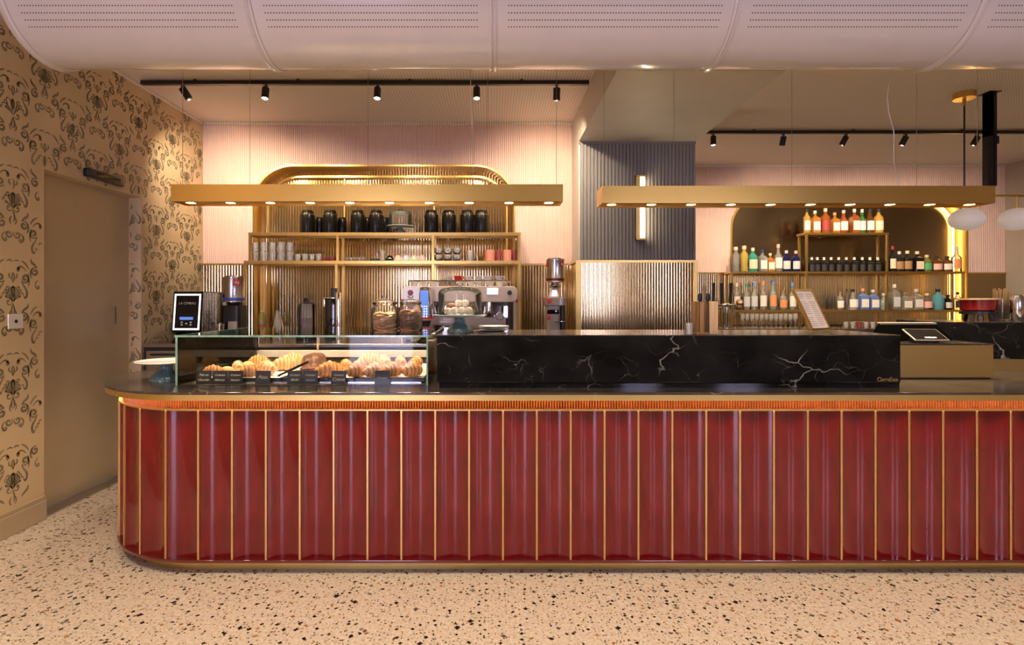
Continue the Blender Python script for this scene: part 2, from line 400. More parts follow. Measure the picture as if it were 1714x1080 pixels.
st(spiral(.030,-.165,.026,2.4,1.35,1,20), .008)
st(bez((.052,-.155),(.075,-.165),(.085,-.19),(.062,-.21))+spiral(.055,-.20,.012,-1,1,-1,9), .008)
st(bez((.110,.10),(.120,.125),(.118,.16),(.105,.185)), .007)
st(bez((.095,.20),(.075,.235),(.045,.240),(.030,.215))+spiral(.040,.207,.013,.9,1.1,1,11), .008)
st(bez((.0,.125),(.010,.15),(.012,.17),(.0,.19)), .007); st(bez((.012,.15),(.030,.155),(.036,.175),(.022,.185)), .006)
st(bez((.115,.215),(.100,.24),(.085,.262),(.060,.268)), .007); st(bez((.045,.262),(.030,.272),(.018,.275),(.004,.262)), .006)
g = G()
PITCH, REP = .245, .60
for c in range(-8, 12):
    y0 = 3.45+PITCH*c
    for r in range(0, 7):
        z0 = .29+REP*r+(.30 if c % 2 else 0)
        if not (.1 < z0 < 4.1): continue
        for pts, w0 in STROKES:
            if random.random() < .05: continue
            P = [(y0+u*1.02, z0+v) for u, v in pts]
            if any((DY0-.01 < y < DY1+.01 and z < DZ+.01) or z < .18 or y > YB-.01 or (z > ZC-.01 and y > 4.05) for y, z in P): continue
            n = len(P); vs = []; b = len(g.v)
            for i, (y, z) in enumerate(P):
                a = P[max(0,i-1)]; q = P[min(n-1,i+1)]; dx, dy = q[0]-a[0], q[1]-a[1]; L = math.hypot(dx, dy) or 1
                ww = w0*.85*(.18+.82*math.sin(PI*(i+.6)/(n+.4))**.8)
                vs += [(XL+.0012, y-dy/L*ww, z+dx/L*ww), (XL+.0012, y+dy/L*ww, z-dx/L*ww)]
            g.add(vs, [(2*i,2*i+1,2*i+3,2*i+2) for i in range(n-1)])
for r_ in range(0, 5):                                        # the paper turns into the far jamb of the door recess
    for pts, w0 in STROKES:
        P = [(-3.19+u, .35+REP*r_+v) for u, v in pts]
        if any(x < -3.186 or x > XL-.006 or z > DZ-.02 or z < .05 for x, z in P): continue
        n = len(P); vs = []
        for i, (x, z) in enumerate(P):
            a = P[max(0,i-1)]; q = P[min(n-1,i+1)]; dx, dy = q[0]-a[0], q[1]-a[1]; L = math.hypot(dx, dy) or 1
            ww = w0*.85*(.18+.82*math.sin(PI*(i+.6)/(n+.4))**.8); vs += [(x-dy/L*ww, DY1-.0012, z+dx/L*ww), (x+dy/L*ww, DY1-.0012, z-dx/L*ww)]
        g.add(vs, [(2*i,2*i+1,2*i+3,2*i+2) for i in range(n-1)])
tag(g.build('damask_print', M['print'], wl, smooth=False), kind='stuff')
bb = G().box(XL, XL+.022, YF, DY0, 0, .135); bb.box(XL, XL+.014, YF, DY0, .135, .165)
tag(bb.build('baseboard_left', M['skirting'], bevel=.004), 'beige painted skirting along the papered wall', 'skirting', kind='structure')
# door
d1 = tag(G().box(DX-.04, DX, DY0-.02, DY1+.02, .012, DZ+.02).build('door_1', M['doorp'], bevel=.002), 'tall flush beige door in the papered wall', 'door', kind='structure')
G().bar((DX+.028, 4.50, 1.30), (DX+.028, 4.50, 1.45), .010).bar((DX, 4.50, 1.32), (DX+.028, 4.50, 1.32), .008).bar((DX, 4.50, 1.43), (DX+.028, 4.50, 1.43), .008).build('door_handle', M['chrome'], d1)
G().box(DX-.03, DX+.11, DY0, DY1, 0, .010).build('threshold', M['steel'], d1)
# back wall, left bay: corrugated pink cladding around an arched niche
NX0, NX1, NZ, NR, NY = -2.538, .235, 2.934, .42, 5.93
MX0, MX1, MYR, MNY = 3.31, 6.60, 7.5, 7.66
DADO = 1.887
def archz(x, x0, x1, top, r):
    if x < x0 or x > x1: return None
    d = min(x-x0, x1-x)
    return top if d >= r else top-r+math.sqrt(max(0, r*r-(r-d)**2))
def flutes(x0, x1, y, zlo, zhi, pitch, depth, mode='rib', per=5):
    """vertical corrugation; zlo may be a function of x"""
    g = G(); n = max(1, round((x1-x0)/pitch)); p = (x1-x0)/n; vs = []; fs = []
    for i in range(n):
        for k in range(per):
            u = k/per; xx = x0+(i+u)*p
            if mode == 'rib': d = depth*math.sqrt(max(0, 1-(2*min(u/.8,1)-1)**2)) if u < .8 else 0
            elif mode == 'saw': d = depth*(0 if u < .28 else 1)
            else: d = depth*(.5-.5*math.cos(2*PI*u))
            vs.append((xx, d))
    vs.append((x1, 0)); V = []
    for xx, d in vs:
        zl = zlo(xx) if callable(zlo) else zlo
        V += [(xx, y-d, zl), (xx, y-d, zhi)]
    return g.add(V, [(2*i,2*i+2,2*i+3,2*i+1) for i in range(len(vs)-1)])
wb = tag(G().box(XL-.2, .84, 5.97, 6.1, 0, ZC+.1).build('wall_back', M['pink'], smooth=False), 'pale pink corrugated back wall behind the brass shelving', 'wall', kind='structure')
flutes(XL, .84, YB, lambda x: max(DADO, archz(x, NX0, NX1, NZ, NR) or 0), ZC, .0225, .007).build('corrugated_cladding', M['pink'], wb, ang=25)
for x0, x1 in ((XL, NX0), (NX1, .84)):
    flutes(x0, x1, YB, 1.0, DADO-.012, .030, .011).build('reeded_dado', M['brassmirror'], wb, ang=25)
    G().box(x0, x1, YB-.018, YB+.02, DADO-.014, DADO+.004).build('dado_rail', M['brassv'], wb)
    G().box(x0, x1, YB-.002, YB+.2, .0, 1.0).build('dado_base', M['dark'], wb)
def arch_path(x0, x1, zb, top, r, n=14):
    P = [(x0, zb)]
    P += [(x0+r-r*math.cos(PI/2*k/n), top-r+r*math.sin(PI/2*k/n)) for k in range(n+1)]
    P += [(x1-r+r*math.sin(PI/2*k/n), top-r+r*math.cos(PI/2*k/n)) for k in range(n+1)]
    return P+[(x1, zb)]
def arch_band(x0, x1, zb, top, r, y0, y1, thick):
    """band following the arch: thick outward-in, from y0 to y1"""
    a = arch_path(x0, x1, zb, top, r); b = arch_path(x0+thick, x1-thick, zb, top-thick, max(.05, r-thick)); n = len(a); g = G()
    V = [(x,y0,z) for x,z in a]+[(x,y0,z) for x,z in b]+[(x,y1,z) for x,z in a]+[(x,y1,z) for x,z in b]; fs = []
    for i in range(n-1):
        fs += [(i,i+1,n+i+1,n+i), (2*n+i,3*n+i,3*n+i+1,2*n+i+1), (n+i,n+i+1,3*n+i+1,3*n+i), (i,2*n+i,2*n+i+1,i+1)]
    return g.add(V, fs)
flutes(NX0, NX1, NY, .9, NZ, .030, .011).build('reeded_brass_panel', M['brassmirror'], wb, ang=25)
arch_band(NX0, NX1, .9, NZ, NR, YB-.03, NY+.01, .016).build('arch_reveal', M['brass'], wb)
arch_band(NX0+.07, NX1-.07, .9, NZ-.07, NR-.07, NY-.06, NY, .022).build('arch_inner_trim', M['brassv'], wb)
for px in (577, 727): G().box(wx(px,NY)-.006, wx(px,NY)+.006, NY-.014, NY, 1.0, NZ-.09).build('panel_joint', M['brassv'], wb)
# column with grey corrugated front and brass reeded lower panel
CX0, CX1, CY, SZ_ = .84, 1.985, 5.27, 3.055
cl = tag(G().box(CX0, CX1, CY, 7.7, 0, ZC+.1).build('wall_column', M['soffit'], smooth=False), 'grey column with corrugated front and brass reeded lower panel', 'column', kind='structure')
flutes(CX0+.012, CX1, CY-.002, DADO, SZ_-.02, .0345, .014, 'saw', 6).build('corrugated_cladding', M['grey'], cl, ang=25)
G().box(CX0, CX1, CY-.018, CY, SZ_-.022, SZ_).build('top_bead', M['grey'], cl)
flutes(CX0+.02, CX1-.02, CY-.012, .5, DADO-.016, .027, .010).build('reeded_brass_panel', M['brassmirror'], cl, ang=25)
for x0, x1 in ((CX0-.03, CX0+.022), (CX1-.022, CX1+.01)): G().box(x0, x1, CY-.028, CY, .5, DADO-.012).build('panel_frame', M['brassv'], cl)
G().box(CX0-.03, CX1+.01, CY-.03, CY, DADO-.018, DADO+.006).build('panel_frame', M['brassv'], cl)
G().box(CX0-.012, CX0, CY, YB, .5, DADO-.012).build('side_panel', M['brassmirror'], cl)
G().box(CX0-.03, CX0, CY, YB, DADO-.014, DADO+.006).build('panel_frame', M['brassv'], cl)
tag(G().box(CX0, CX1, 3.64, CY, SZ_, ZU+.1).build('ceiling_beam', M['soffit'], smooth=False), 'pale grey boxed ceiling beam running out from the column', 'beam', kind='structure')
# right bay
wr = tag(G().box(CX1, XR+.2, 7.7, 7.85, 0, ZC+.1).build('wall_back_right', M['pink'], smooth=False), 'pink corrugated wall behind the bottle shelves', 'wall', kind='structure')
flutes(CX1, XR, YR, lambda x: max(DADO, archz(x, MX0, MX1, NZ, .42) or 0), ZC, .030, .009).build('corrugated_cladding', M['pink'], wr, ang=25)
for x0, x1, m_ in ((CX1, MX0, 'brassmirror'), (MX1, XR, 'brassdark')):
    (flutes(x0, x1, YR, .9, DADO-.012, .03, .008) if m_ == 'brassmirror' else G().box(x0, x1, YR-.006, YR+.1, .9, DADO-.012)).build('dado_panel', M[m_], wr, ang=25)
    G().box(x0, x1, YR-.02, YR+.02, DADO-.014, DADO+.004).build('dado_rail', M['brassv'], wr)
G().box(MX0, MX1, MNY, MNY+.03, 1.9, NZ).build('brass_panel', M['brassdark'], wr)
flutes(MX0, MX1, MNY-.002, .9, 1.895, .024, .007).build('reeded_brass_panel', M['brassmirror'], wr, ang=25)
arch_band(MX0, MX1, .9, NZ, .42, YR-.03, MNY+.01, .02).build('arch_reveal', M['brass'], wr)
# led strip glowing round the right side of the arch
P = [(x, z) for x, z in arch_path(MX0+.07, MX1-.07, 1.2, NZ-.05, .38) if x > MX1-.5]
G().tube([(x, MNY-.03, z) for x, z in P], .016, 6).build('led_strip', M['led'], wr)
P = [(x, z) for x, z in arch_path(NX0+.05, NX1-.05, 1.2, NZ-.04, .38)]
tag(G().box(XR, XR+.2, YF, YR+.3, 0, ZU+.1).build('wall_right', M['plain'], smooth=False), 'plain pale wall at the far right end', 'wall', kind='structure')
# ceilings
tag(G().box(XL-.2, CX0, 4.1, 6.1, ZC, ZC+.2).build('ceiling', M['ceil'], smooth=False), 'perforated pale ceiling above the coffee shelves', 'ceiling', kind='structure')
tag(G().box(CX1, XR+.2, 4.1, 7.85, ZC, ZC+.2).build('ceiling_right', M['ceil'], smooth=False), 'perforated ceiling above the bottle shelves', 'ceiling', kind='structure')
tag(G().box(XL-.25, XR+.2, YF-.1, 4.1, ZU, ZU+.15).build('ceiling_upper', M['plain'], smooth=False), 'high ceiling over the seating side', 'ceiling', kind='structure')
for x0, x1 in ((XL, CX0), (CX1, XR)):
    tag(G().box(x0, x1, 4.1, 4.16, ZC+.2, ZU).build('ceiling_step', M['plain'], smooth=False), 'upright step in the ceiling '+('left' if x0 < 0 else 'right')+' of the beam', 'ceiling', kind='structure')
for i, (x0, x1, yy) in enumerate(((XL, CX0, YB), (CX1, XR, YR))):
    tag(G().box(x0, x1, yy-.03, yy, ZC-.03, ZC).build('trim_%d' % (i+1), M['ceil'], bevel=.006), 'thin cornice where the '+('left' if i == 0 else 'right')+' pink wall meets the ceiling', 'cornice', kind='structure')
tag(G().box(XL, XL+.02, 4.1, YB, ZC-.03, ZC).build('trim_3', M['ceil'], bevel=.005), 'thin cornice along the papered wall', 'cornice', kind='structure')
# street wall behind the viewer with tall shop windows
WIN = [(-2.95, -1.55, .08), (2.5, 3.3, 1.3), (4.4, 5.3, 1.3)]
g = G(); xs = [XL-.25]+[v for w_ in WIN for v in w_[:2]]+[XR+.2]
for a, b in zip(xs[0::2], xs[1::2]): g.box(a, b, YF-.2, YF, 0, ZU+.1)
for a, b, c in WIN: g.box(a, b, YF-.2, YF, 3.3, ZU+.1); g.box(a, b, YF-.2, YF, 0, c)
tag(g.build('wall_front', M['frontwall'], smooth=False), 'street wall with tall windows opposite the bar', 'wall', kind='structure')
for i, (a, b, c) in enumerate(WIN):
    wn = thing('window_%d' % (i+1), 'tall street window opposite the bar, number %d' % (i+1), 'window', (0,0,0), kind='structure')
    for x0, x1, z0, z1 in ((a, a+.06, c, 3.3), (b-.06, b, c, 3.3), (a+.06, b-.06, c, c+.06), (a+.06, b-.06, 3.24, 3.3), (a+.06, b-.06, 2.5, 2.56)):
        G().box(x0, x1, YF-.14, YF-.06, z0, z1).build('window_frame', M['dark'], wn)
    G().box(a+.06, b-.06, YF-.105, YF-.095, c+.06, 3.24).build('pane', M['glass'], wn)
for i, (lx, ly) in enumerate(FILL_LAMPS):
    o = G().lathe([(.25,.0),(.27,.0),(.27,.06),(0,.06)], 24).build('fill_lamp', M['brass'], loc=(lx, ly, ZU-.06))  # housing for an added fill lamp, out of view
    tag(o, 'added unseen round fill lamp over the seating, %s of its row' % (('first','second','third','fourth')[i % 4]+(' nearer the bar' if i < 4 else ' nearer the windows')), 'ceiling lamp', 'added fill lamps over the seating')

# ================================================================== VENTILATION DUCT
K = .88; DYc, DZc, DR, SEG = 3.58*K, 1.5+1.97*K, .40*K, 1.473*K
du = thing('ventilation_duct', 'white enamelled ventilation duct with perforated rows hanging across the ceiling', 'duct', (0, DYc, DZc))
rotx = Matrix.Rotation(PI/2, 4, 'Y')
NS = 7
g = G(); g.m = rotx; g.lathe([(DR, .012), (DR, SEG-.012)], 64); me = g.mesh('segment', ang=60); me.materials.append(M['duct'])
g = G(); g.m = rotx; g.lathe([(DR-.01,-.02),(DR+.010,-.020),(DR+.015,-.008),(DR+.004,0),(DR+.015,.008),(DR+.010,.020),(DR-.01,.02)], 64); mb = g.mesh('band', ang=60); mb.materials.append(M['duct'])
for i in range(NS):
    x = (-2+i)*SEG; share('segment', me, du, (x,0,0)); share('band', mb, du, (x,0,0))
g = G(); g.m = rotx; g.lathe([(0,0),(DR,0)], 64); g.build('end_cap', M['duct'], du, loc=(-2*SEG+.012,0,0))
def duct_angle(py):
    dy, dz = F, HY-py; L = math.hypot(dy, dz); dy /= L; dz /= L; b = DYc*dy+(DZc-1.5)*dz
    t = b-math.sqrt(b*b-(DYc**2+(DZc-1.5)**2-DR*DR)); return math.atan2(t*dz-(DZc-1.5), t*dy-DYc)
a0, a1 = duct_angle(45), duct_angle(33.5); g = G(); nh = 76
for r in range(9):
    a = a0+(a1-a0)*r; c_, s_ = math.cos(a), math.sin(a)
    for i in range(NS):
        for k in range(nh):
            x = (-2+i)*SEG+.085+(SEG-.17)*k/(nh-1); y, z = (DR+.0008)*c_, (DR+.0008)*s_
            g.add([(x+.0036*math.cos(q*PI/3), y-.0036*math.sin(q*PI/3)*s_, z+.0036*math.sin(q*PI/3)*c_) for q in range(6)], [(0,1,2,3,4,5)])
tag(g.build('perforation', M['hole'], du, smooth=False), kind='stuff')

# ================================================================== BAR COUNTER
BXC, BYC, BX1, BYB = -1.66, 3.645, 5.2, 4.25
def outline(R, x1=BX1, n=40, yb=BYB):
    P = [(x1, BYC-R)]
    for k in range(n+1):
        a = -PI/2-PI*k/n; P.append((BXC+R*math.cos(a), min(BYC+R*math.sin(a), yb-(.795-R)*.5)))
    P.append((x1, yb-(.795-R)*.5))
    Q = [P[0]]
    for p in P[1:]:
        if math.hypot(p[0]-Q[-1][0], p[1]-Q[-1][1]) > 1e-4: Q.append(p)
    return Q[::-1]
RP = .715
bc = thing('bar_counter', 'long bar counter clad in concave oxblood glazed panels between brass strips', 'bar counter', (0,0,0))
G().prism(outline(.645), 0, .078).build('plinth', M['bglow'], bc)
G().prism(outline(RP+.012), .072, .088).build('bottom_ledge', M['redlip'], bc, bevel=.003)
G().prism(outline(.62), .088, .955).build('body', M['dark'], bc)
def path(s):
    """point and outward normal on the panel line; s = 0 where the straight front meets the round end, s < 0 round the end"""
    if s >= 0: return Vector((BXC+s, BYC-RP)), Vector((0,-1))
    a = s/RP; return Vector((BXC+RP*math.sin(a), BYC-RP*math.cos(a))), Vector((math.sin(a), -math.cos(a)))
STEP = .1842; S0 = -1.603-BXC
ks = range(-9, 36)
def panel_mesh(sa, sb, sag=.024, n=12):
    g = G(); F_, B_ = [], []
    for i in range(n+1):
        t = i/n; p, nn = path(sa+.006+(sb-sa-.012)*t); F_.append(p-nn*(sag*4*t*(1-t)+.002))
    pa, na = path(sa+.006); pb, nb = path(sb-.006)
    poly = [tuple(p) for p in F_]+[tuple(pb-nb*.075), tuple(pa-na*.075)]
    return g.prism(poly, .088, .898)
flat = None; strip = None
for k in ks:
    sa = S0+STEP*k; sb = sa+STEP
    if sb > BX1-BXC: break
    if sa >= 0:
        if flat is None:
            g = panel_mesh(sa, sb); cx = BXC+sa; g.v = [(x-cx, y, z) for x, y, z in g.v]; flat = g.mesh('panel', ang=50); flat.materials.append(M['red'])
        share('panel', flat, bc, (BXC+sa, 0, 0))
    else: panel_mesh(sa, sb).build('panel', M['red'], bc, ang=50)
    p, nn = path(sa); a = math.atan2(nn.x, -nn.y)
    if strip is None:
        strip = G().box(-.0055,.0055,-.008,.03,.088,.898).mesh('brass_strip', bevel=.0015, seg=1); strip.materials.append(M['strip'])
    share('brass_strip', strip, bc, (p.x, p.y, 0), (0,0,a))
# ribbed tile band under the worktop, each rib 15 mm wide
g = G(); w_ = .0148; k = -110; Rb = .690
while True:
    s = k*w_; k += 1
    if s > BX1-BXC-w_: break
    def rp(u, out):
        if u >= 0: return (BXC+u, BYC-Rb-out)
        a = u/Rb; return (BXC+(Rb+out)*math.sin(a), BYC-(Rb+out)*math.cos(a))
    pts = [rp(s, -.03), rp(s+.0015, -.004), rp(s+w_*.22, .006), rp(s+w_*.5, .010), rp(s+w_*.78, .006), rp(s+w_-.0015, -.004), rp(s+w_, -.03)]
    g.prism(pts[::-1], .908, .957)
tag(g.build('ribbed_tile_band', M['orange'], bc, ang=50), kind='stuff')
G().prism(outline(RP+.006), .898, .908).build('upper_ledge', M['strip'], bc, bevel=.002)
def sweep_strip(R, z0, z1, thick):
    n = 40; P = []; Q = []
    for k in range(n+1):
        a = -PI/2-PI*.62*(1-k/n); P.append((BXC+R*math.cos(a), BYC+R*math.sin(a))); Q.append((BXC+(R-thick)*math.cos(a), BYC+(R-thick)*math.sin(a)))
    P.append((BX1, BYC-R)); Q.append((BX1, BYC-R+thick)); m = len(P); g = G()
    V = [p+(z,) for z in (z0, z1) for p in P]+[q+(z,) for z in (z0, z1) for q in Q]; fs = []
    for i in range(m-1): fs += [(i,i+1,m+i+1,m+i), (2*m+i,3*m+i,3*m+i+1,2*m+i+1), (i,2*m+i,2*m+i+1,i+1), (m+i,m+i+1,3*m+i+1,3*m+i)]
    return g.add(V, fs)
sweep_strip(.762, .972, .976, .02).build('led_strip', M['ledu'], bc)
ZT = 1.011
wt = thing('worktop', 'dark veined marble worktop with rounded end and brass edge', 'worktop', (0,0,0))
G().prism(outline(.795), ZT-.013, ZT).build('slab', M['worktop'], wt, bevel=.002)
sweep_strip(.787, ZT-.045, ZT-.013, .012).build('brass_edge', M['bglow'], wt)
G().prism(outline(.77), ZT-.030, ZT-.013).build('underlay', M['dark'], wt)
sweep_strip(.775, ZT-.034, ZT-.030, .10).build('soffit_board', M['dark'], wt)

# black marble riser
RX0, RX1, RY0, RY1, RZ = wx(731,3.0), wx(1507.5,3.0), 3.0, 3.54, 1.303
mr = thing('marble_riser', 'long black marble block with white veins on the worktop', 'marble block', (0,0,0))
G().box(RX0, RX1, RY0, RY1, ZT+.030, RZ).build('block', M['marble'], mr, bevel=.003)
G().box(RX0+.012, RX1, RY0+.008, RY1, ZT, ZT+.030).build('toe', M['marble'], mr)
G().box(RX0, RX1, RY0-.0015, RY1, RZ-.001, RZ+.004).build('top_slab', M['worktop'], mr)
lt = text('lettering', 'CierreEsse', .033, M['strip'], mr, (wx(1485.5,3.0), RY0-.001, wz(638.5,3.0)), bold=.0004, ext=.0008); lt.scale = (.80,1,1)
# brass riser beside it
br = thing('brass_riser', 'low brushed brass box on the worktop right of the black marble block', 'brass box', (0,0,0))
QX0, QX1, QY0, QY1, QZ = RX1+.008, wx(1663,3.36), 3.36, 3.71, wz(575.5,3.36)
G().box(QX0, QX1, QY0, QY1, ZT+.006, QZ-.008).build('body', M['bglow'], br, bevel=.002)
G().box(QX0-.002, QX1+.004, QY0-.004, QY1, QZ-.008, QZ).build('top', M['worktop'], br)
G().box(QX0+.01, QX1-.01, QY0+.01, QY1, ZT, ZT+.006).build('foot', M['dark'], br)
# far end of the bar: black marble upstand on a brass foot
fe = thing('marble_upstand', 'tall black marble bar block on brass foot at far right', 'marble block', (0,0,0))
poly = [(3.15, 3.74), (5.15, 3.60), (5.15, 4.2), (3.15, 4.2)]
G().prism(poly, 1.095, 1.345).build('block', M['marble'], fe, bevel=.003)
G().prism([(3.17,3.78),(5.1,3.64),(5.1,4.18),(3.17,4.18)], ZT, 1.095).build('brass_foot', M['bglow'], fe)
G().prism(poly, 1.345, 1.350).build('top_slab', M['worktop'], fe)

# ================================================================== BACK COUNTERS
bk = thing('back_counter', 'low steel fridge counter standing against the left back wall', 'counter', (0,0,0))
BKZ = 1.12
G().box(XL+.02, CX0-.04, 4.72, 5.66, 0, BKZ-.03).build('body', M['dark'], bk)
G().box(XL+.02, CX0-.04, 4.70, 5.66, BKZ-.03, BKZ).build('top', M['steel'], bk, bevel=.003)
for i in range(5):
    x0 = XL+.05+i*.76; d = G().box(x0, x0+.73, 4.695, 4.72, .16, BKZ-.06).build('fridge_door', M['steel'], bk, bevel=.004)
    G().box(x0+.05, x0+.68, 4.675, 4.695, BKZ-.10, BKZ-.085).build('door_handle', M['black'], d)
b2 = thing('back_bar_counter', 'low dark counter along the wall under the bottle shelves', 'counter', (0,0,0))
G().box(CX1+.02, XR-.03, 6.75, YR-.05, 0, 1.10).build('body', M['dark'], b2)
G().box(CX1+.02, XR-.03, 6.72, YR-.05, 1.10, 1.14).build('top', M['worktop'], b2)

# ================================================================== HANGING LIGHT BARS
LBY0, LBY1 = 3.56, 3.74
def light_bar(x0, x1, ytop, ybot, first, wires, label, lefty=None):
    X0, X1 = wx(x0, LBY0), wx(x1, LBY0); z0, z1 = wz(ybot, LBY0), wz(ytop, LBY0)
    r = thing('hanging_light_bar', label, 'light bar', (X0, LBY0, z0), group='brass light bars over the counter')
    L = X1-X0; dp = LBY1-LBY0; h = z1-z0
    g = G(); t = .006                                          # open-bottomed trough with recessed soffit
    g.box(0, L, 0, t, 0, h); g.box(0, L, dp-t, dp, 0, h); g.box(0, t, t, dp-t, 0, h); g.box(L-t, L, t, dp-t, 0, h)
    g.box(t, L-t, t, dp-t, .012, .020); g.box(t, L-t, t, dp-t, h-.006, h)
    g.build('housing', M['brass'], r)
    for k in range(10):
        x = wx(first+67.0*k, LBY0+.05)-X0
        d = G().lathe([(.030,.012),(.034,.012),(.034,.002),(.030,.002),(.030,.012)], 20).build('downlight', M['brassv'], r, loc=(x, .075, 0))
        G().lathe([(0,.004),(.029,.004)], 20).build('lens', M['lamp'], d)
        l = spot('downlight_spot', (0,0,0), (0,.0,-1), DOWN, 105, .8, .03, WARM2); l.parent = r; l.location = (x, .075, -.003)
    for px in wires:
        x = wx(px, LBY0+.07)-X0
        top = (SZ_ if CX0 < x+X0 < CX1 and False else ZU)-z0
        G().tube([(x,.09,h),(x,.09,top)], .0016, 5).build('suspension_wire', M['steel'], r)
    return r, L, h, z0, X0
DOWN = 20
lb1, L, h, z0, X0 = light_bar(286, 942.5, 308.5, 337, 316, (303, 416, 615, 816, 932), 'brushed brass light bar hanging above the pastry case')
x = wx(790, 3.65)-X0
G().tube([(x,.12,h),(x+.012,.12,h+.25),(x-.012,.12,h+.6),(x+.004,.12,ZU-z0)], .003, 6).build('power_cable', M['cream'], lb1)
lb2, L, h, z0, X0 = light_bar(1008, 1666, 311, 340, 1025, (1012, 1328, 1538, 1640), 'brushed brass light bar hanging above the marble blocks')
cv = [(1504,310),(1496,270),(1496,220),(1488,190),(1485,165),(1491,118),(1491,60)]
G().tube([(wx(a,3.68)-X0, .12, wz(b,3.68)-z0) for a,b in cv], .0032, 6).build('power_cable', M['white'], lb2)
x = wx(1128, 3.65)-X0; G().tube([(x,.09,h),(x,.09,SZ_-z0)], .0016, 5).build('suspension_wire', M['steel'], lb2)

# ================================================================== TRACK LIGHTS
def track(x0, x1, Y, name):
    X0, X1 = wx(x0, Y), x1
    r = thing('track_rail', name, 'track rail', (X0, Y, ZC))
    G().box(0, X1-X0, -.018, .018, -.045, -.012).build('rail', M['black'], r)
    for f in (.12, .35, .6, .85): G().box((X1-X0)*f-.012, (X1-X0)*f+.012, -.012, .012, -.012, 0).build('mount', M['black'], r)
    return r
def head(px, Y, tilt_x, tilt_y, on, label, aim=None, power=0, ang=105):
    X = wx(px, Y)
    r = thing('track_spotlight', label, 'spotlight', (X, Y, ZC-.045), group='black track spotlights')
    G().cyl(.009, -.035, 0, 10).box(-.012,.012,-.03,.03,-.006,0).build('stem', M['black'], r)
    m = Matrix.Translation((0,0,-.028)) @ Matrix.Rotation(tilt_y, 4, 'Y') @ Matrix.Rotation(tilt_x, 4, 'X')
    g = G(); g.m = m; g.lathe([(0,0),(.028,0),(.030,-.004),(.030,-.100),(.026,-.100),(.026,-.092)], 24).build('housing', M['black'], r)
    g = G(); g.m = m; g.lathe([(0,-.093),(.026,-.093)], 24).build('lens', M['lens'] if on else M['blackgloss'], r)
    if power:
        p = Vector((X, Y, ZC-.045))+m @ Vector((0,0,-.104)); spot('track_spot_light', p, aim, power, ang, 1.0, .03, WARM2)
TY = 4.6; track(237, CX0-.02, TY, 'black ceiling track with five spotlights above the coffee shelves')
TL = [(305,.25,-.5,0,(-2.7,5.7,2.35),75), (445,-.20,0,1,(-2.0,5.6,2.2),60), (632,-.2,0,1,(-1.0,5.5,1.9),60), (798,-.2,0,1,(-.2,5.5,1.9),60), (932,.15,0,0,(.55,5.7,2.4),80)]
for i, (px, a, b, on, aim, p) in enumerate(TL):
    head(px, TY, a, b, on, 'black spotlight on the left ceiling track, '+ORD[i]+' of five', aim, p)
TY2 = 5.95; track(1175, XR-.05, TY2, 'black ceiling track with spotlights above the bottle shelves')
TR = [(1194,.0,0,1,(2.7,7.4,1.5),60),(1312,.3,.05,0,(4.0,7.2,2.0),60),(1417,.35,.35,0,(4.6,7.2,1.6),60),(1517,.35,.3,0,(5.4,7.2,1.8),60),(1637,.35,.3,0,(6.2,7.2,1.8),36)]
for i, (px, a, b, on, aim, p) in enumerate(TR):
    head(px, TY2, a, b, on, 'black spotlight on the right ceiling track, '+ORD[i]+' of five', aim, p*1.5, 110)

# ================================================================== WALL LAMP, PENDANTS, POLE
wl_ = thing('wall_lamp', 'tall brass wall lamp with glowing tube on the grey column', 'wall lamp', (wx(1072,5.22), CY-.018, wz(402,5.22)))
hh = wz(294,5.22)-wz(402,5.22)
G().box(-.046,-.008,-.05,0,0,hh).box(-.046,.046,-.012,0,0,hh).box(-.046,.046,-.06,0,0,.018).box(-.046,.046,-.06,0,hh-.018,hh).build('bracket', M['brassv'], wl_)
G().lathe([(0,.02),(.024,.02),(.024,hh-.02),(0,hh-.02)], 16, .016, -.036).build('tube', M['tubeglow'], wl_)
PY = 4.9
pn = thing('pendant_lamp', 'brass arm pendant with two opal oval globes at far right', 'pendant lamp', (wx(1614,PY), PY, ZC))
G().lathe([(0,0),(.085,0),(.085,-.055),(.0,-.055)], 24).cyl(.014,-.12,-.055,10).build('ceiling_rose', M['brassv'], pn)
za = wz(328,PY)-ZC
G().tube([(0,0,-.1),(0,0,za)], .007, 8).build('cord', M['black'], pn)
G().tube([(-.05,0,za),(1.15,0,za)], .012, 10).build('arm', M['brassv'], pn)
for px in (1618, 1702):
    x = wx(px,PY)-wx(1614,PY); zg = wz(367,PY)-ZC
    st_ = G().cyl(.010, zg+.08, za, 10, x).lathe([(.0,zg+.105),(.035,zg+.095),(.05,zg+.08),(0,zg+.08)], 16, x).build('globe_holder', M['brassv'], pn)
    G().ell((x,0,zg), (.135,.135,.102), 28, 16).build('globe', M['globe'], pn)
pl = thing('black_pole', 'black square steel pole hanging from the ceiling by the pendant', 'pole', (wx(1656.5,PY), PY, ZC))
G().box(-.055,.055,-.06,.06,-.008,0).build('plate', M['black'], pl)
G().box(-.040,.010,-.03,.03,-.85,-.008).box(.018,.040,-.03,.03,-.85,-.4).box(-.04,.04,-.03,.03,-.40,-.008).build('post', M['black'], pl)
G().box(.035,.055,-.035,.035,-.47,-.40).build('clamp', M['black'], pl)

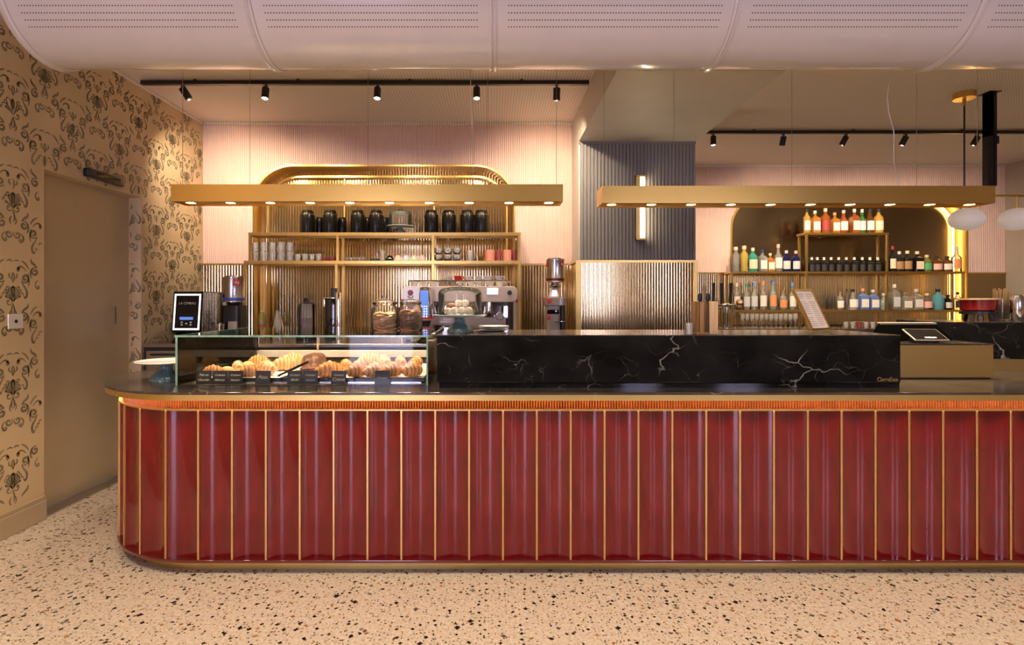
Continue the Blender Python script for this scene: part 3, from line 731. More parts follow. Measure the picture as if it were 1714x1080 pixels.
# ================================================================== WALL FITTINGS
sw = thing('light_switch', 'square white switch plate on the papered wall', 'switch', (XL, 3.465, 1.365))
G().box(0,.008,-.055,.055,-.048,.048).build('plate', M['white'], sw, bevel=.004)
g = G(); g.m = Matrix.Rotation(PI/2, 4, 'Y'); g.lathe([(0,.0085),(.012,.0085)], 14).build('keyhole', M['black'], sw)
dc = thing('door_operator', 'black sensor bar fixed above the beige door', 'sensor bar', (XL, 4.23, 2.435))
G().prism(rrect(0,.055,-.20,.20,.02), 0, .062).build('housing', M['black'], dc, bevel=.006)
G().box(.055,.0565,-.12,.14,.015,.045).build('window', M['blackgloss'], dc)

# ================================================================== SHELVING
def post(parent, x, y, z0, z1, t=.028): return G().box(x-t/2, x+t/2, y-t/2, y+t/2, z0, z1).build('post', M['brassv'], parent, bevel=.002, seg=1)
def shelf(parent, x0, x1, y0, y1, z, h_=.034, t=.026):
    """top face at z: framed board"""
    s_ = G().box(x0+t, x1-t, y0+t, y1-t, z-.014, z-.004).build('shelf', M['brassdark'], parent)
    for a in ((x0,x1,y0,y0+t),(x0,x1,y1-t,y1),(x0,x0+t,y0+t,y1-t),(x1-t,x1,y0+t,y1-t)):
        G().box(*a, z-h_, z).build('shelf_rail', M['brassv'], s_, bevel=.002, seg=1)
    return s_
SYF, SYB = 5.42, 5.66
su = thing('brass_shelf_unit', 'brass frame shelving with tea tins and cups in front of arched reeded panel', 'shelf unit', (0,0,0))
Z1, Z2 = wz(389,SYF), wz(437,SYF)
sx0, sx1 = wx(415,SYF), wx(872,SYF)
shelf(su, sx0, sx1, SYF, SYB, Z1); shelf(su, wx(410,5.40), sx1+.004, 5.37, SYB, Z2)
for px in (418, 565, 724.5, 869): post(su, wx(px,SYF), SYF+.014, Z2, Z1-.034)
for px in (413, 565, 725.5, 869): post(su, wx(px,SYF), 5.385, BKZ, Z2-.034)
for px in (418, 565, 724.5, 869): post(su, wx(px,SYF), SYB-.014, Z2, Z1-.034); post(su, wx(px,SYF), SYB-.014, BKZ, Z2-.034)
RYF, RYB = 7.22, 7.42
rs = thing('brass_bottle_shelf', 'stepped brass frame shelving holding liquor bottles before a dark brass arch', 'shelf unit', (0,0,0))
B1, B2, B3 = wz(389.5,RYF), wz(454.5,RYF), wz(519,RYF)
shelf(rs, wx(1347,RYF), wx(1488,RYF), RYF, RYB, B1, .030)
shelf(rs, wx(1223,RYF), wx(1616,RYF), RYF, RYB, B2, .030); shelf(rs, wx(1223,RYF), wx(1616,RYF), RYF, RYB, B3, .030)
for px in (1351, 1485.5):
    for yy in (RYF+.014, RYB-.014): post(rs, wx(px,RYF), yy, B2, B1-.03); post(rs, wx(px,RYF), yy, B3, B2-.03)
for px in (1225.5, 1613.5):
    for yy in (RYF+.014, RYB-.014): post(rs, wx(px,RYF), yy, B3, B2-.03)
for px in (1225.5, 1351, 1485.5, 1613.5):
    for yy in (RYF+.014, RYB-.014): post(rs, wx(px,RYF), yy, 1.14, B3-.03)

# ------------------------------------------------------------------ tea tins
SYC = 5.50
g1 = G().lathe([(0,0),(.071,0),(.073,.004),(.073,.190),(.070,.196)], 28); g2 = G().lathe([(.070,.196),(.066,.204),(.066,.208),(.060,.214),(.058,.226),(.054,.232),(0,.232)], 28)
mA = g1.mesh('tin_body'); mA.materials.append(M['tin']); mB = g2.mesh('tin_lid'); mB.materials.append(M['tin'])
mC = G().lathe([(.0735,.186),(.0745,.188),(.0735,.190)], 28).mesh('rim'); mC.materials.append(M['brassv'])
TINS = [(515,0),(553,0),(599,0),(630,0),(722,0),(751.5,0),(782,0),(806,0)]
tn = ['leftmost of all','second from left','left of the pair beside the glass dome','right of the pair beside the glass dome',
      'first right of the glass dome','second right of the glass dome','third right of the glass dome','rightmost of all']
for (px, b), lab in zip(TINS, tn):
    t = thing('tea_tin', 'black tea tin on the top shelf, '+lab, 'tin', (wx(px,SYC), SYC, Z1), group='black tea tins on the top shelf')
    share('tin_body', mA, t); share('tin_lid', mB, t); share('rim', mC, t)
for px, lab in ((536,'leftmost'),(573,'second'),(615,'third'),(645,'rightmost')):
    t = thing('tea_tin', 'shorter black tea tin set behind the front tins, %s of the back row' % lab, 'tin', (wx(px,5.62)-.005, 5.628, Z1), group='black tea tins on the top shelf')
    for nm, me_ in (('tin_body', mA), ('tin_lid', mB)): share(nm, me_, t, scale=(.68,.68,.78))

# ------------------------------------------------------------------ cake stands and domes
def cake_stand(loc, label, pr, h_, plate_m, base_m, br_=None, dome=None, flute=True):
    t = thing('cake_stand', label, 'cake stand', loc)
    br_ = br_ or pr*.5; n = 48
    prof = [(0,.0),(br_,.0),(br_*1.0,.01),(br_*.86,.035*h_/.13),(br_*.55,.06*h_/.13),(br_*.42,.075*h_/.13),(br_*.40,.095*h_/.13),(br_*.46,h_-.016),(0,h_-.016)]
    g = G().lathe(prof, n)
    if flute:
        g.v = [((x*(1+.035*math.cos(16*math.atan2(y,x)))), (y*(1+.035*math.cos(16*math.atan2(y,x)))), z) for x,y,z in g.v]
    g.build('foot', base_m, t)
    G().lathe([(0,h_-.016),(pr*.6,h_-.016),(pr*.96,h_-.008),(pr,h_-.002),(pr*.985,h_+.002),(pr*.9,h_-.004),(0,h_-.004)], n).build('plate', plate_m, t)
    return t
def dome(loc, label, r, h_, group=None):
    t = thing('glass_dome', label, 'glass dome', loc, group=group)
    pr = [(r,0),(r,h_*.70)]+[(r*(.72+.28*math.cos(PI/2*k/6)) if k < 6 else r*.72, h_*.70+h_*.22*math.sin(PI/2*k/6)) for k in range(1,7)]+[(r*.35,h_*.965),(.012,h_*.97)]
    G().lathe(pr, 36).build('bell', M['jar'], t, ang=60)
    G().lathe([(.008,h_*.96),(.008,h_*1.0),(.02,h_*1.03),(.022,h_*1.07),(.014,h_*1.10),(0,h_*1.105)], 16).build('knob', M['jar'], t)
    G().tube([(r*math.cos(a), r*math.sin(a), .003) for a in [2*PI*k/36 for k in range(36)]], .003, 6, True).build('rim', M['glass'], t)
    return t
YS = 3.28; hS = wz(527,YS)-RZ-.005; xS = wx(770,YS)
cake_stand((xS,YS,RZ+.005), 'teal ribbed cake stand with pale plate on the black marble block', sz(45,YS), hS, M['tealpale'], M['teal'], sz(21,YS))
dome((xS,YS,RZ+hS+.0055), 'clear glass dome covering cream puffs on the teal cake stand', sz(36.5,YS), sz(48,YS))
for i, (dx, dy, dz, r, m_) in enumerate(((-.07,-.02,.0,.024,'puff'),(-.03,-.03,0,.026,'puff'),(.012,-.035,0,.027,'puff'),(.052,-.02,0,.027,'puff'),(-.008,-.005,.042,.026,'puff'),(.030,-.008,.044,.026,'puff'),(-.055,.045,.012,.034,'cookied'),(.01,.05,0,.026,'puff'))):
    lab = 'brown bun under the glass dome behind the cream puffs' if m_ == 'cookied' else 'round cream puff under the glass dome, '+('leftmost at front','second at front','third at front','rightmost at front','upper left of the pile','upper right of the pile','','hindmost')[i]
    tag(G().ell((0,0,r*.88), (r,r,r*.88), 14, 9).build('cream_puff' if m_ == 'puff' else 'bun', M[m_], loc=(xS+dx, YS+dy, RZ+hS+.007+dz)), lab, 'pastry', 'cream puffs under the glass dome')
YW = 3.30
cake_stand((-2.005,YW,ZT), 'white plate cake stand on teal foot at the rounded counter end', .17, wz(604,YW)-ZT, M['white'], M['teal'], .088)
cake_stand((wx(670,5.52),5.52,Z1), 'small pale teal cake stand among the black tins', .146, .072, M['tealpale'], M['tealpale'], .06, flute=False)
dome((wx(670,5.52),5.52,Z1+.0705), 'small glass dome on the shelf between black tins', .115, .165)
# plates stacked beside the stand
for k in range(3):
    tag(G().lathe([(0,0),(.06,0),(.095,.010),(.097,.012),(.06,.004),(0,.004)], 32).build('plate', M['white' if k != 1 else 'tealpale'], loc=(wx(826,3.34), 3.36, RZ+.0045+k*.011)),
        'small plate stacked beside the teal cake stand, '+('bottom','middle','top')[k], 'plate', 'plates on the marble block')

# ================================================================== PASTRY CASE
CYF, CYB, CXL, CXR, CZT = 3.10, 4.15, wx(294,3.10), wx(716,3.10), 1.288
dcs = thing('display_case', 'low glass pastry case standing on the marble worktop', 'display case', (0,0,0))
t_ = .009
G().box(CXL, CXR, CYF, CYF+t_, ZT, CZT).build('front_pane', M['pane'], dcs)
G().box(CXL, CXL+t_, CYF+t_+.001, CYB, ZT, CZT).build('side_pane', M['pane'], dcs)
G().box(CXR-t_, CXR, CYF+t_+.001, CYB, ZT, CZT).build('side_pane', M['pane'], dcs)
G().box(CXL-.004, CXR+.004, CYF-.003, CYB, CZT+.0005, CZT+.010).build('top_pane', M['pane'], dcs)
for x0, x1, y0, y1, z0, z1 in ((CXL-.004,CXR+.004,CYF-.0045,CYF-.003,CZT,CZT+.011),(CXL-.0015,CXL,CYF,CYF+.010,ZT,CZT),(CXL,CXL+.011,CYF-.0012,CYF,ZT,CZT),(CXR-.008,CXR,CYF-.0012,CYF,ZT,CZT),(CXR,CXR+.0012,CYF,CYF+.009,ZT,CZT),
                               (CXL-.0055,CXL-.004,CYF,CYB,CZT,CZT+.011),(CXR+.004,CXR+.0055,CYF,CYB,CZT,CZT+.011)):
    G().box(x0,x1,y0,y1,z0,z1).build('polished_edge', M['gedge'], dcs)
G().box(CXL, CXR, CYB, CYB+.03, 1.06, 1.115).build('back_rail', M['cream'], dcs, bevel=.004)
G().box(CXL, CXR, CYB, CYB+.02, ZT, 1.022).build('back_track', M['steel'], dcs)
for x in (CXL+.01, (CXL+CXR)/2-.25, CXR-.01): G().box(x-.008, x+.008, CYB, CYB+.02, 1.022, 1.06).box(x-.008, x+.008, CYB, CYB+.02, 1.115, CZT).build('back_post', M['chrome'], dcs)
G().box(CXL+.05, CXR-.05, CYF+.09, CYB-.05, ZT, ZT+.006).build('floor_plate', M['steel'], dcs)
TZ = ZT+.022
TR_ = [(-1.74,-1.265),(-1.255,-.83),(-.82,-.41)]
for i, (a, b) in enumerate(TR_):
    tr = thing('serving_tray', 'shallow dark tray in the pastry case, '+('left one','middle one','right one')[i], 'tray', ((a+b)/2, 3.6, ZT+.006), group='trays in the pastry case')
    w2 = (b-a)/2
    G().box(-w2, w2, -.40, .42, 0, .010).build('bottom', M['black'], tr)
    G().box(-w2+.006, w2-.006, -.394, .414, .0102, .013).build('liner', M['paperw'], tr)
    for q in ((-w2,w2,-.40,-.394),(-w2,w2,.414,.42),(-w2,-w2+.006,-.394,.414),(w2-.006,w2,-.394,.414)): G().box(*q, .010, .022).build('rim', M['black'], tr)
TZ = ZT+.006+.0135
def croissant_mesh(L, R, curve, seed):
    rnd = random.Random(seed); n = 44; pts = []; rs = []
    for i in range(n+1):
        u = -1+2*i/n; a = u*curve; rad = L/2/max(.3, math.sin(min(curve, PI/2)))
        pts.append((rad*math.sin(a), rad*(1-math.cos(a))*.9, 0))
        k = abs(u)*3.6; fr = k-math.floor(k); env = max(.10, (1-abs(u)**1.7))**.75
        rs.append(R*env*(1.0+.26*(1-fr)-.10))
    g = G().tube(pts, rs, 14); zmin = -R*.70
    g.v = [(x, y, (max(z, zmin) + R*.70)*1.12) for x, y, z in g.v]
    me = g.mesh('croissant', ang=55); return me
CM = [croissant_mesh(.155,.045,.75,1), croissant_mesh(.14,.043,1.0,2), croissant_mesh(.165,.043,.5,3)]
CMS = {}
for i, c in enumerate(CM):
    for mn in ('crois','crois2'):
        d = c.copy(); d.materials.append(M[mn]); CMS[i, mn] = d
# pixel centre, turn, mesh, crust, scale, label
CR = [(552,619,38,2,'crois',1.12,'large golden croissant behind the Croissant Crema card'),
      (579,611,-50,1,'crois',.82,'upright golden croissant behind the crema croissant'),
      (598,620,48,0,'crois',.98,'golden croissant in front row, just right of the Crema card'),
      (607,611,30,1,'crois2',.95,'pale croissant in the middle row behind the front ones'),
      (618,602,10,0,'crois2',.98,'highest powdered croissant at the back of the right tray'),
      (628,620,50,2,'crois2',1.0,'dusted croissant behind the left edge of the plain Croissant card'),
      (643,604,-65,1,'crois2',.95,'pale croissant at the back, second from the highest one'),
      (658,620,50,0,'crois',.95,'striped brown croissant behind the plain Croissant card'),
      (670,605,-65,1,'crois',.84,'brown croissant in the back row near the right pane'),
      (691,619,48,2,'crois',1.0,'large striped croissant in front row at the right pane'),
      (697,606,60,1,'crois',.82,'hindmost croissant in the right corner of the case'),
      (357,621,20,1,'crois',.78,'small reddish croissant behind the Pain au Chocolat card'),
      (398,613,-60,1,'crois2',.72,'small upright croissant between the two filled buns'),
      (433,604,20,0,'crois',.86,'dark brown croissant at the back left of the case'),
      (419,622,35,1,'crois',.86,'small striped croissant left of the single word card'),
      (446,616,-30,2,'crois2',.98,'pale twisted croissant behind the single word card'),
      (477,609,35,0,'crois2',1.05,'large pale croissant left of the marbled loaf'),
      (492,602,20,0,'crois2',.98,'pale croissant behind the large one left of the loaf')]
for px, py, rot, mi, mn, scl, lab in CR:
    Y = F*.425/(py-503); Y = max(3.24, min(Y, 3.95)); X = wx(px, Y); Z = TZ
    zc = wz(py, Y)-.037*scl
    o = bpy.data.objects.new('croissant', CMS[mi, mn]); COL.objects.link(o)
    o.location = (X, Y, max(TZ, zc)); o.rotation_euler = (0, 0, math.radians(rot)); o.scale = (scl,)*3
    tag(o, lab, 'croissant', 'croissants in the pastry case')
for px, py, lab in ((380,619,'cream-topped filled bun behind the Albicocca card'),(415,610,'filled bun with lettuce further back in the case')):
    Y = F*.425/(py-503); bn = thing('filled_bun', lab, 'sandwich', (wx(px,Y), Y, TZ))
    G().lathe([(0,0),(.030,0),(.038,.008),(.038,.018),(0,.020)], 20).build('bottom_half', M['bun'], bn)
    G().lathe([(0,.018),(.042,.020),(.044,.025),(.040,.029),(0,.030)], 20).build('lettuce', M['salad'], bn)
    G().ell((0,0,.036), (.040,.040,.030), 18, 10).build('top_half', M['bun'], bn)
lf = thing('marbled_loaf', 'cut marbled chocolate loaf standing in the pastry case', 'cake', (wx(520,3.62), 3.62, TZ))
g = G(); ol = [(-.060,0),(.060,0),(.066,.05),(.056,.088),(.03,.104),(-.03,.104),(-.056,.088),(-.066,.05)]
g.m = Matrix.Rotation(PI/2, 4, 'X'); g.prism(ol, -.14, 0).build('crust', M['choc'], lf, bevel=.006)
g = G(); g.m = Matrix.Rotation(PI/2, 4, 'X'); g.prism([(x*.93, z*.94+.003) for x, z in ol], .0, .002).build('cut_face', M['marblecake'], lf)
for k in range(3):
    g = G(); g.prism([(-.045,-.04),(.045,-.04),(.05,.03),(.03,.05),(-.03,.05),(-.05,.03)], 0, .018)
    tag(g.build('cake_slice', M['choc'] if k != 1 else M['marblecake'], bevel=.004, loc=(wx(497+9*k,3.30), 3.30+.01*k, TZ+.0185*k), rotz=.2*k), 'flat slice of chocolate loaf behind the paired cards, '+('left','middle','right')[k], 'cake slice', 'loaf slices')
for a, b, lab in (((468,628,3.24),(516,606,3.36),'black pastry tongs resting in front of the marbled loaf'), ((388,627,3.24),(424,617,3.32),'black pastry tongs beside the small striped croissant')):
    A = Vector((wx(a[0],a[2]), a[2], wz(a[1],a[2]))); B = Vector((wx(b[0],b[2]), b[2], wz(b[1],b[2])))
    A.z = max(A.z, TZ+.004)
    t = thing('pastry_tongs', lab, 'tongs', tuple(A)); d = B-A; u = Vector((-.04,.6,.8)).cross(d).normalized()*.005
    for sg in (-1, 1): G().bar(tuple(u*sg*.3), tuple(d+u*sg*1.6), .005, .010).build('arm', M['black'], t)
    G().bar(tuple(-d.normalized()*.012), (0,0,0), .014, .010).build('hinge', M['black'], t)
dm = dome((wx(362,3.98), 3.98, ZT+.0065), 'clear glass dome over nuts at the back of the case', .145, .19)
tag(G().ell((0,0,.05), (.075,.075,.05), 20, 10).build('nut_cake', M['cookied'], loc=(wx(368,3.98), 3.98, ZT+.0068)), 'nut-covered cake beneath the dome in the case', 'cake')
# name cards
CARDS = [(340.5,'Pain au','Chocolat'),(367.5,'Croissant','Albicocca'),(393.5,'Croissant','Pistacchio'),(439.5,'Pizza',''),(493,'Croissant','Mirtilli'),(519,'Croissant','Frutti Rossi'),(566.5,'Croissant','Crema'),(639.5,'Croissant','')]
for px, a, b in CARDS:
    Y = 3.165; cw = sz(25,Y); ch = sz(21,Y)
    c = thing('name_card', 'black card chalked '+(a+' '+b).strip()+(' alone' if a == 'Croissant' and not b else '')+' at the case front', 'card', (wx(px,Y), Y, ZT), group='chalked name cards')
    g = G(); g.m = Matrix.Rotation(-.16, 4, 'X'); g.box(-cw/2, cw/2, -.002, .002, .002, ch).build('board', M['card'], c)
    G().box(-cw/2, cw/2, -.001, .025, 0, .003).build('stand', M['black'], c)
    for i, tx in enumerate((a, b)):
        if not tx: continue
        s_ = .027 if b else .034; s_ = min(s_, cw*1.55/len(tx))
        zz = ch*(.60 if i == 0 else .22) if b else ch*.38
        text('lettering', tx, s_, M['chalk'], c, (0, -.0032+zz*.16, zz), (PI/2-.16,0,0), shear=.25, ext=.0003, bold=.0004)
# biscuit jars on the glass top
def jar(px, Y, label, wpx, hpx, cookie, n, group='biscuit jars'):
    R = sz(wpx/2, Y); h_ = sz(hpx, Y); z0 = CZT+.0105
    j = thing('biscuit_jar', label, 'jar', (wx(px,Y), Y, z0), group=group); hb = h_*.76
    G().lathe([(0,.001),(R*.95,.001),(R,.008),(R,hb*.86),(R*.86,hb*.96),(R*.80,hb)], 32).build('jar_body', M['jar'], j, ang=60)
    ld = G().lathe([(R*.80,hb),(R*.92,hb+.006),(R*.94,hb+.016),(R*.80,hb+.026),(R*.3,hb+.036),(.012,hb+.038)], 32).build('lid', M['jar'], j, ang=60)
    G().lathe([(.010,hb+.036),(.010,hb+.044),(.019,hb+.050),(.019,hb+.060),(0,hb+.064)], 16).build('knob', M['jar'], ld)
    rnd = random.Random(px); me = G().lathe([(0,0),(.030,.002),(.034,.008),(.026,.015),(0,.017)], 14).mesh('biscuit'); me.materials.append(cookie)
    lay = 0; k = 0; zz = .006
    while k < n:
        for q in range(5):
            if k >= n: break
            a = 2*PI*q/5+lay*.6; rr = R*.52
            share('biscuit', me, j, (rr*math.cos(a), rr*math.sin(a), zz), (rnd.uniform(-.3,.3), rnd.uniform(-.3,.3), a)); k += 1
        zz += .0165; lay += 1
    return j
jar(644, 3.57, 'glass jar of pale biscuits on top of the pastry case', 44, 57, M['cookie'], 34)
jar(687, 3.60, 'glass jar of brown biscuits on top of the pastry case', 40, 57, M['cookied'], 40)

# ================================================================== COFFEE SIDE
def rbox(parent, name, mat, x0, x1, y0, y1, z0, z1, b=.01, seg=3): return G().box(x0,x1,y0,y1,z0,z1).build(name, mat, parent, bevel=b, seg=seg)
EY = 4.93; ex0, ex1 = wx(673,EY), wx(866,EY); EW = ex1-ex0
em = thing('espresso_machine', 'wide cream espresso machine with three groups on the back counter', 'espresso machine', ((ex0+ex1)/2, EY, BKZ))
hw = EW/2; zt = wz(479,EY)-BKZ; zb = wz(506,EY)-BKZ
g = G(); g.m = Matrix.Rotation(PI/2, 4, 'X'); g.prism(rrect(-hw, hw, zb, zt, .05, 8), -.40, 0).build('upper_housing', M['cream'], em, bevel=.008)
rbox(em, 'back_panel', M['chrome'], -hw+.05, hw-.05, .20, .38, .06, zb, .004)
rbox(em, 'lower_band', M['cream'], -hw+.10, hw-.10, .16, .20, .14, .22, .01)
rbox(em, 'drip_tray', M['steel'], -hw+.03, hw-.03, -.02, .38, .02, .075, .008)
for sx in (-1, 1):
    G().add([(sx*(hw-.004),.30,zb+.01),(sx*(hw-.004),.03,zb+.01),(sx*(hw-.004),.03,.0),(sx*(hw-.004),.30,.0),(sx*(hw-.035),.30,zb+.01),(sx*(hw-.035),.03,zb+.01),(sx*(hw-.035),.03,.0),(sx*(hw-.035),.30,.0)],
            [(0,1,2,3),(7,6,5,4),(0,4,5,1),(1,5,6,2),(2,6,7,3),(3,7,4,0)]).build('side_leg', M['cream'], em, bevel=.008)
    rbox(em, 'side_accent', M['logo'], sx*hw-.012, sx*hw+.006, .02, .36, zb-.005, zb+.03, .004)
for k in (-1, 0, 1):
    gr = G().cyl(.036, zb-.075, zb, 20, k*.27, .09).build('group_head', M['chrome'], em)
    G().cyl(.040, zb-.10, zb-.075, 20, k*.27, .09).build('portafilter', M['chrome'], gr)
    G().tube([(k*.27,.05,zb-.09),(k*.27,-.06,zb-.115)], [.010,.016], 10).build('handle', M['black'], gr)
g = G(); g.m = Matrix.Translation((wx(837,EY)-(ex0+ex1)/2, .155, wz(530,EY)-BKZ)) @ Matrix.Rotation(PI/2, 4, 'X')
gg = g.lathe([(0,0),(.040,0),(.040,.020),(.034,.022),(0,.022)], 24).build('pressure_gauge', M['chrome'], em)
g = G(); g.m = Matrix.Translation((wx(837,EY)-(ex0+ex1)/2, .1325, wz(530,EY)-BKZ)) @ Matrix.Rotation(PI/2, 4, 'X'); g.lathe([(0,0),(.032,0)], 24).build('dial', M['white'], gg)
for px, r_, m_ in ((687,.026,'plum'),(853,.022,'black')):
    g = G(); g.m = Matrix.Translation((wx(px,EY)-(ex0+ex1)/2, 0, wz(490,EY)-BKZ)) @ Matrix.Rotation(PI/2, 4, 'X'); g.lathe([(0,.026),(r_*.85,.024),(r_,.004),(r_,0),(0,0)], 24).build('knob', M[m_], em)
rbox(em, 'screen', M['screenl'], wx(815.5,EY)-(ex0+ex1)/2, wx(833.5,EY)-(ex0+ex1)/2, -.005, .002, wz(493,EY)-BKZ, wz(482.5,EY)-BKZ, .002)
rl = G().tube([(-hw+.06,.02,zt+.05),(hw-.06,.02,zt+.05),(hw-.06,.36,zt+.05),(-hw+.06,.36,zt+.05)], .006, 8, True)
for x in (-hw+.06, -.2, .2, hw-.06): rl.tube([(x,.02,zt),(x,.02,zt+.05)], .005, 6)
rl.build('cup_rail', M['chrome'], em)
G().tube([(wx(852,EY)-(ex0+ex1)/2,-.02,zb),(wx(852,EY)-(ex0+ex1)/2,-.03,.10)], .014, 10).build('steam_wand', M['black'], em)
G().lathe([(0,.075),(.075,.075),(.06,.095),(0,.095)], 20, wx(838,EY)-(ex0+ex1)/2, .02).build('tamping_mat', M['black'], em)
# cups on the machine
cb = G().lathe([(0,0),(.022,0),(.026,.004),(.036,.026),(.038,.048),(.036,.048),(.033,.028),(.02,.006),(0,.006)], 20); cb_me = cb.mesh('cup_bowl')
ch_me = G().tube([(.036,0,.040),(.056,0,.040),(.058,0,.024),(.048,0,.012),(.032,0,.016)], .004, 6).mesh('handle')
def cup(loc, rot, mat, label, group, sc_=1):
    t = thing('cup', label, 'cup', loc, rot, group)
    for nm, me_ in (('cup_bowl', cb_me), ('handle', ch_me)):
        key = nm+mat
        if key not in CUPM: d = me_.copy(); d.materials.append(M[mat]); CUPM[key] = d
        share(nm, CUPM[key], t, scale=(sc_,)*3 if sc_ != 1 else None)
    return t
CUPM = {}
cz = BKZ+zt+.001
for i in range(10):
    cup((wx(694+15.8*i,EY+.1), EY+.10, cz), random.choice((-.5,-2.4,.3,2.8)), 'white' if i not in (3,4) else 'taupe', 'espresso cup on top of the machine, lower row, '+ORD[i], 'espresso cups on the machine')
for i in range(6):
    cup((wx(750+17*i,EY+.1), EY+.10, cz+.049), random.choice((-.5,-2.4,.3)), 'white' if i != 1 else 'logo', 'espresso cup stacked in the upper row on the machine, '+ORD[i], 'espresso cups on the machine')
# compact grinder with keypad before the machine
GY = 4.80; gx = wx(712,GY)
gd = thing('keypad_grinder', 'chrome coffee grinder with blue lit keypad before the espresso machine', 'coffee grinder', (gx, GY, BKZ))
zk = wz(481,GY)-BKZ
G().lathe([(0,.0),(.075,.0),(.075,.02),(.045,.04),(.040,.16),(.055,.20),(0,.20)], 24).build('base', M['black'], gd, ang=30)
G().lathe([(.0,.215),(.078,.215),(.076,.232),(0,.232)], 24).build('collar', M['logo'], gd)
G().lathe([(0,.232),(.070,.232),(.066,.30),(.050,zk-.01),(.044,zk),(0,zk)], 24).build('hopper', M['chrome'], gd)
rbox(gd, 'keypad', M['screenb'], -.036, .036, -.078, -.06, .245, zk-.03, .004)
for ix in range(3):
    for iz in range(4): rbox(gd, 'key', M['screenl'], -.027+.021*ix, -.015+.021*ix, -.080, -.078, .255+.022*iz, .266+.022*iz, .001, 1)
# beige grinder with tin, right
def coffee_can(x, y, z, R, h_, band, label):
    t = thing('coffee_can', label, 'coffee can', (x, y, z), group='coffee cans on the grinders')
    G().lathe([(0,0),(R,0),(R,.006),(R*.985,.010),(R*.985,h_-.012),(R,h_-.008),(R,h_),(R*.9,h_+.001),(R*.85,h_+.012),(0,h_+.014)], 32).build('can_body', M['steel'], t)
    G().lathe([(R*.992,.012),(R*.992,h_*.17)], 32).build('colour_band', M[band], t)
    for a in (-PI/2+.72, -PI/2-1.30):
        s_ = R*.30
        l_ = G().lathe([(R*.995,h_*.66),(R*.995,h_*.90)], 6, 0,0,0, a-.33, a+.33).build('logo_label', M['logo'], t)
        if a > -PI/2: text('lettering', 'illy', R*.42, M['white'], l_, ((R+.001)*math.cos(a), (R+.001)*math.sin(a), h_*.73), (PI/2,0,a+PI/2), ext=.0002, bold=.0006)
    return t
HYY = 5.0; hx = wx(929,HYY)
hg = thing('bean_grinder', 'beige and black bean grinder left of the column', 'coffee grinder', (hx, HYY, BKZ))
zA, zB, zC_, zD = (wz(p,HYY)-BKZ for p in (556,512,498,481))
G().prism(rrect(-.088,.04,-.085,.085,.03), 0, zB).build('front_body', M['taupe'], hg, bevel=.004)
G().prism(rrect(.042,.088,-.06,.085,.02), 0, zB+.01).build('rear_body', M['black'], hg, bevel=.004)
G().prism(rrect(-.096,.096,-.10,.10,.045), zB+.001, zC_).build('collar', M['taupe'], hg, bevel=.008)
g = G().add([(-.055,-.085,zC_),(.03,-.085,zC_),(.05,.07,zC_),(-.05,.07,zC_),(-.035,-.03,zD),(.03,-.03,zD),(.05,.07,zD),(-.035,.07,zD)], [(0,3,2,1),(4,5,6,7),(0,1,5,4),(1,2,6,5),(2,3,7,6),(3,0,4,7)]); g.build('control_head', M['cream'], hg, bevel=.006)
g = G().add([(-.040,-.079,zC_+.012),(.012,-.079,zC_+.012),(.012,-.047,zD-.028),(-.030,-.047,zD-.028)], [(0,1,2,3)]); g.build('display', M['screenl'], hg)
G().lathe([(.05,zD-.004),(.056,zD+.008),(.05,zD+.02),(.034,zD+.028),(.040,zD+.046),(0,zD+.046)], 24).build('throat', M['chrome'], hg)
rbox(hg, 'badge', M['logo'], -.085, -.045, -.104, -.099, zB+.022, zC_-.012, .002)
rbox(hg, 'window', M['blackgloss'], -.082, .03, -.088, -.084, zB-.075, zB-.035, .002)
rbox(hg, 'logo_plate', M['logo'], -.080, -.052, -.088, -.084, zB-.13, zB-.085, .002)
rbox(hg, 'spout', M['chrome'], -.02, .075, -.12, -.085, zB-.145, zB-.138, .002)
rbox(hg, 'tray', M['plum'], -.07, .05, -.12, -.085, .0, .05, .006)
coffee_can(hx+.003, HYY, BKZ+zD+.047, sz(15.3,HYY), wz(435,HYY)-BKZ-zD-.047, 'maroon', 'steel coffee can with maroon band on the beige grinder')
# touch-screen machine at the papered wall
TYM = 4.80; tx0, tx1 = wx(286,TYM), wx(336,TYM)
tm = thing('touchscreen_coffee_machine', 'black coffee machine with white-lit touch screen against the papered wall', 'coffee machine', (tx0, TYM, BKZ))
W_ = tx1-tx0; ht = wz(488,TYM)-BKZ; zs = wz(556,TYM)-BKZ
g = G(); pf = [(0,0),(.5,0),(.5,ht),(.04,ht),(-.0,zs),(.07,zs-.03)]
g.m = Matrix(((0,0,1,0),(1,0,0,0),(0,1,0,0),(0,0,0,1))); g.prism(pf, 0, W_).build('body', M['blackgloss'], tm, bevel=.006)
nv = Vector((0,-(ht-zs),.04)).normalized()
def on_face(u, v, o=.001): return tuple(Vector((W_*u, .04*v, zs+(ht-zs)*v))+nv*o)
def face_quad(name, mat, u0, u1, v0, v1, o): return G().add([on_face(u0,v0,o),on_face(u1,v0,o),on_face(u1,v1,o),on_face(u0,v1,o),on_face(u0,v0,o-.004),on_face(u1,v0,o-.004),on_face(u1,v1,o-.004),on_face(u0,v1,o-.004)],[(0,1,2,3),(7,6,5,4),(0,4,5,1),(1,5,6,2),(2,6,7,3),(3,7,4,0)]).build(name, mat, tm)
for q in ((.06,.94,.05,.09),(.06,.94,.90,.94),(.06,.11,.09,.90),(.89,.94,.09,.90)): face_quad('light_border', M['screenw'], *q, .003)
face_quad('screen', M['blackgloss'], .11, .89, .09, .90, .002); face_quad('display', M['screenb'], .27, .72, .30, .37, .0035)
for u, v in ((.32,.22),(.62,.22),(.32,.16),(.62,.16),(.47,.19)): face_quad('button', M['white'], u, u+.06, v, v+.035, .0035)
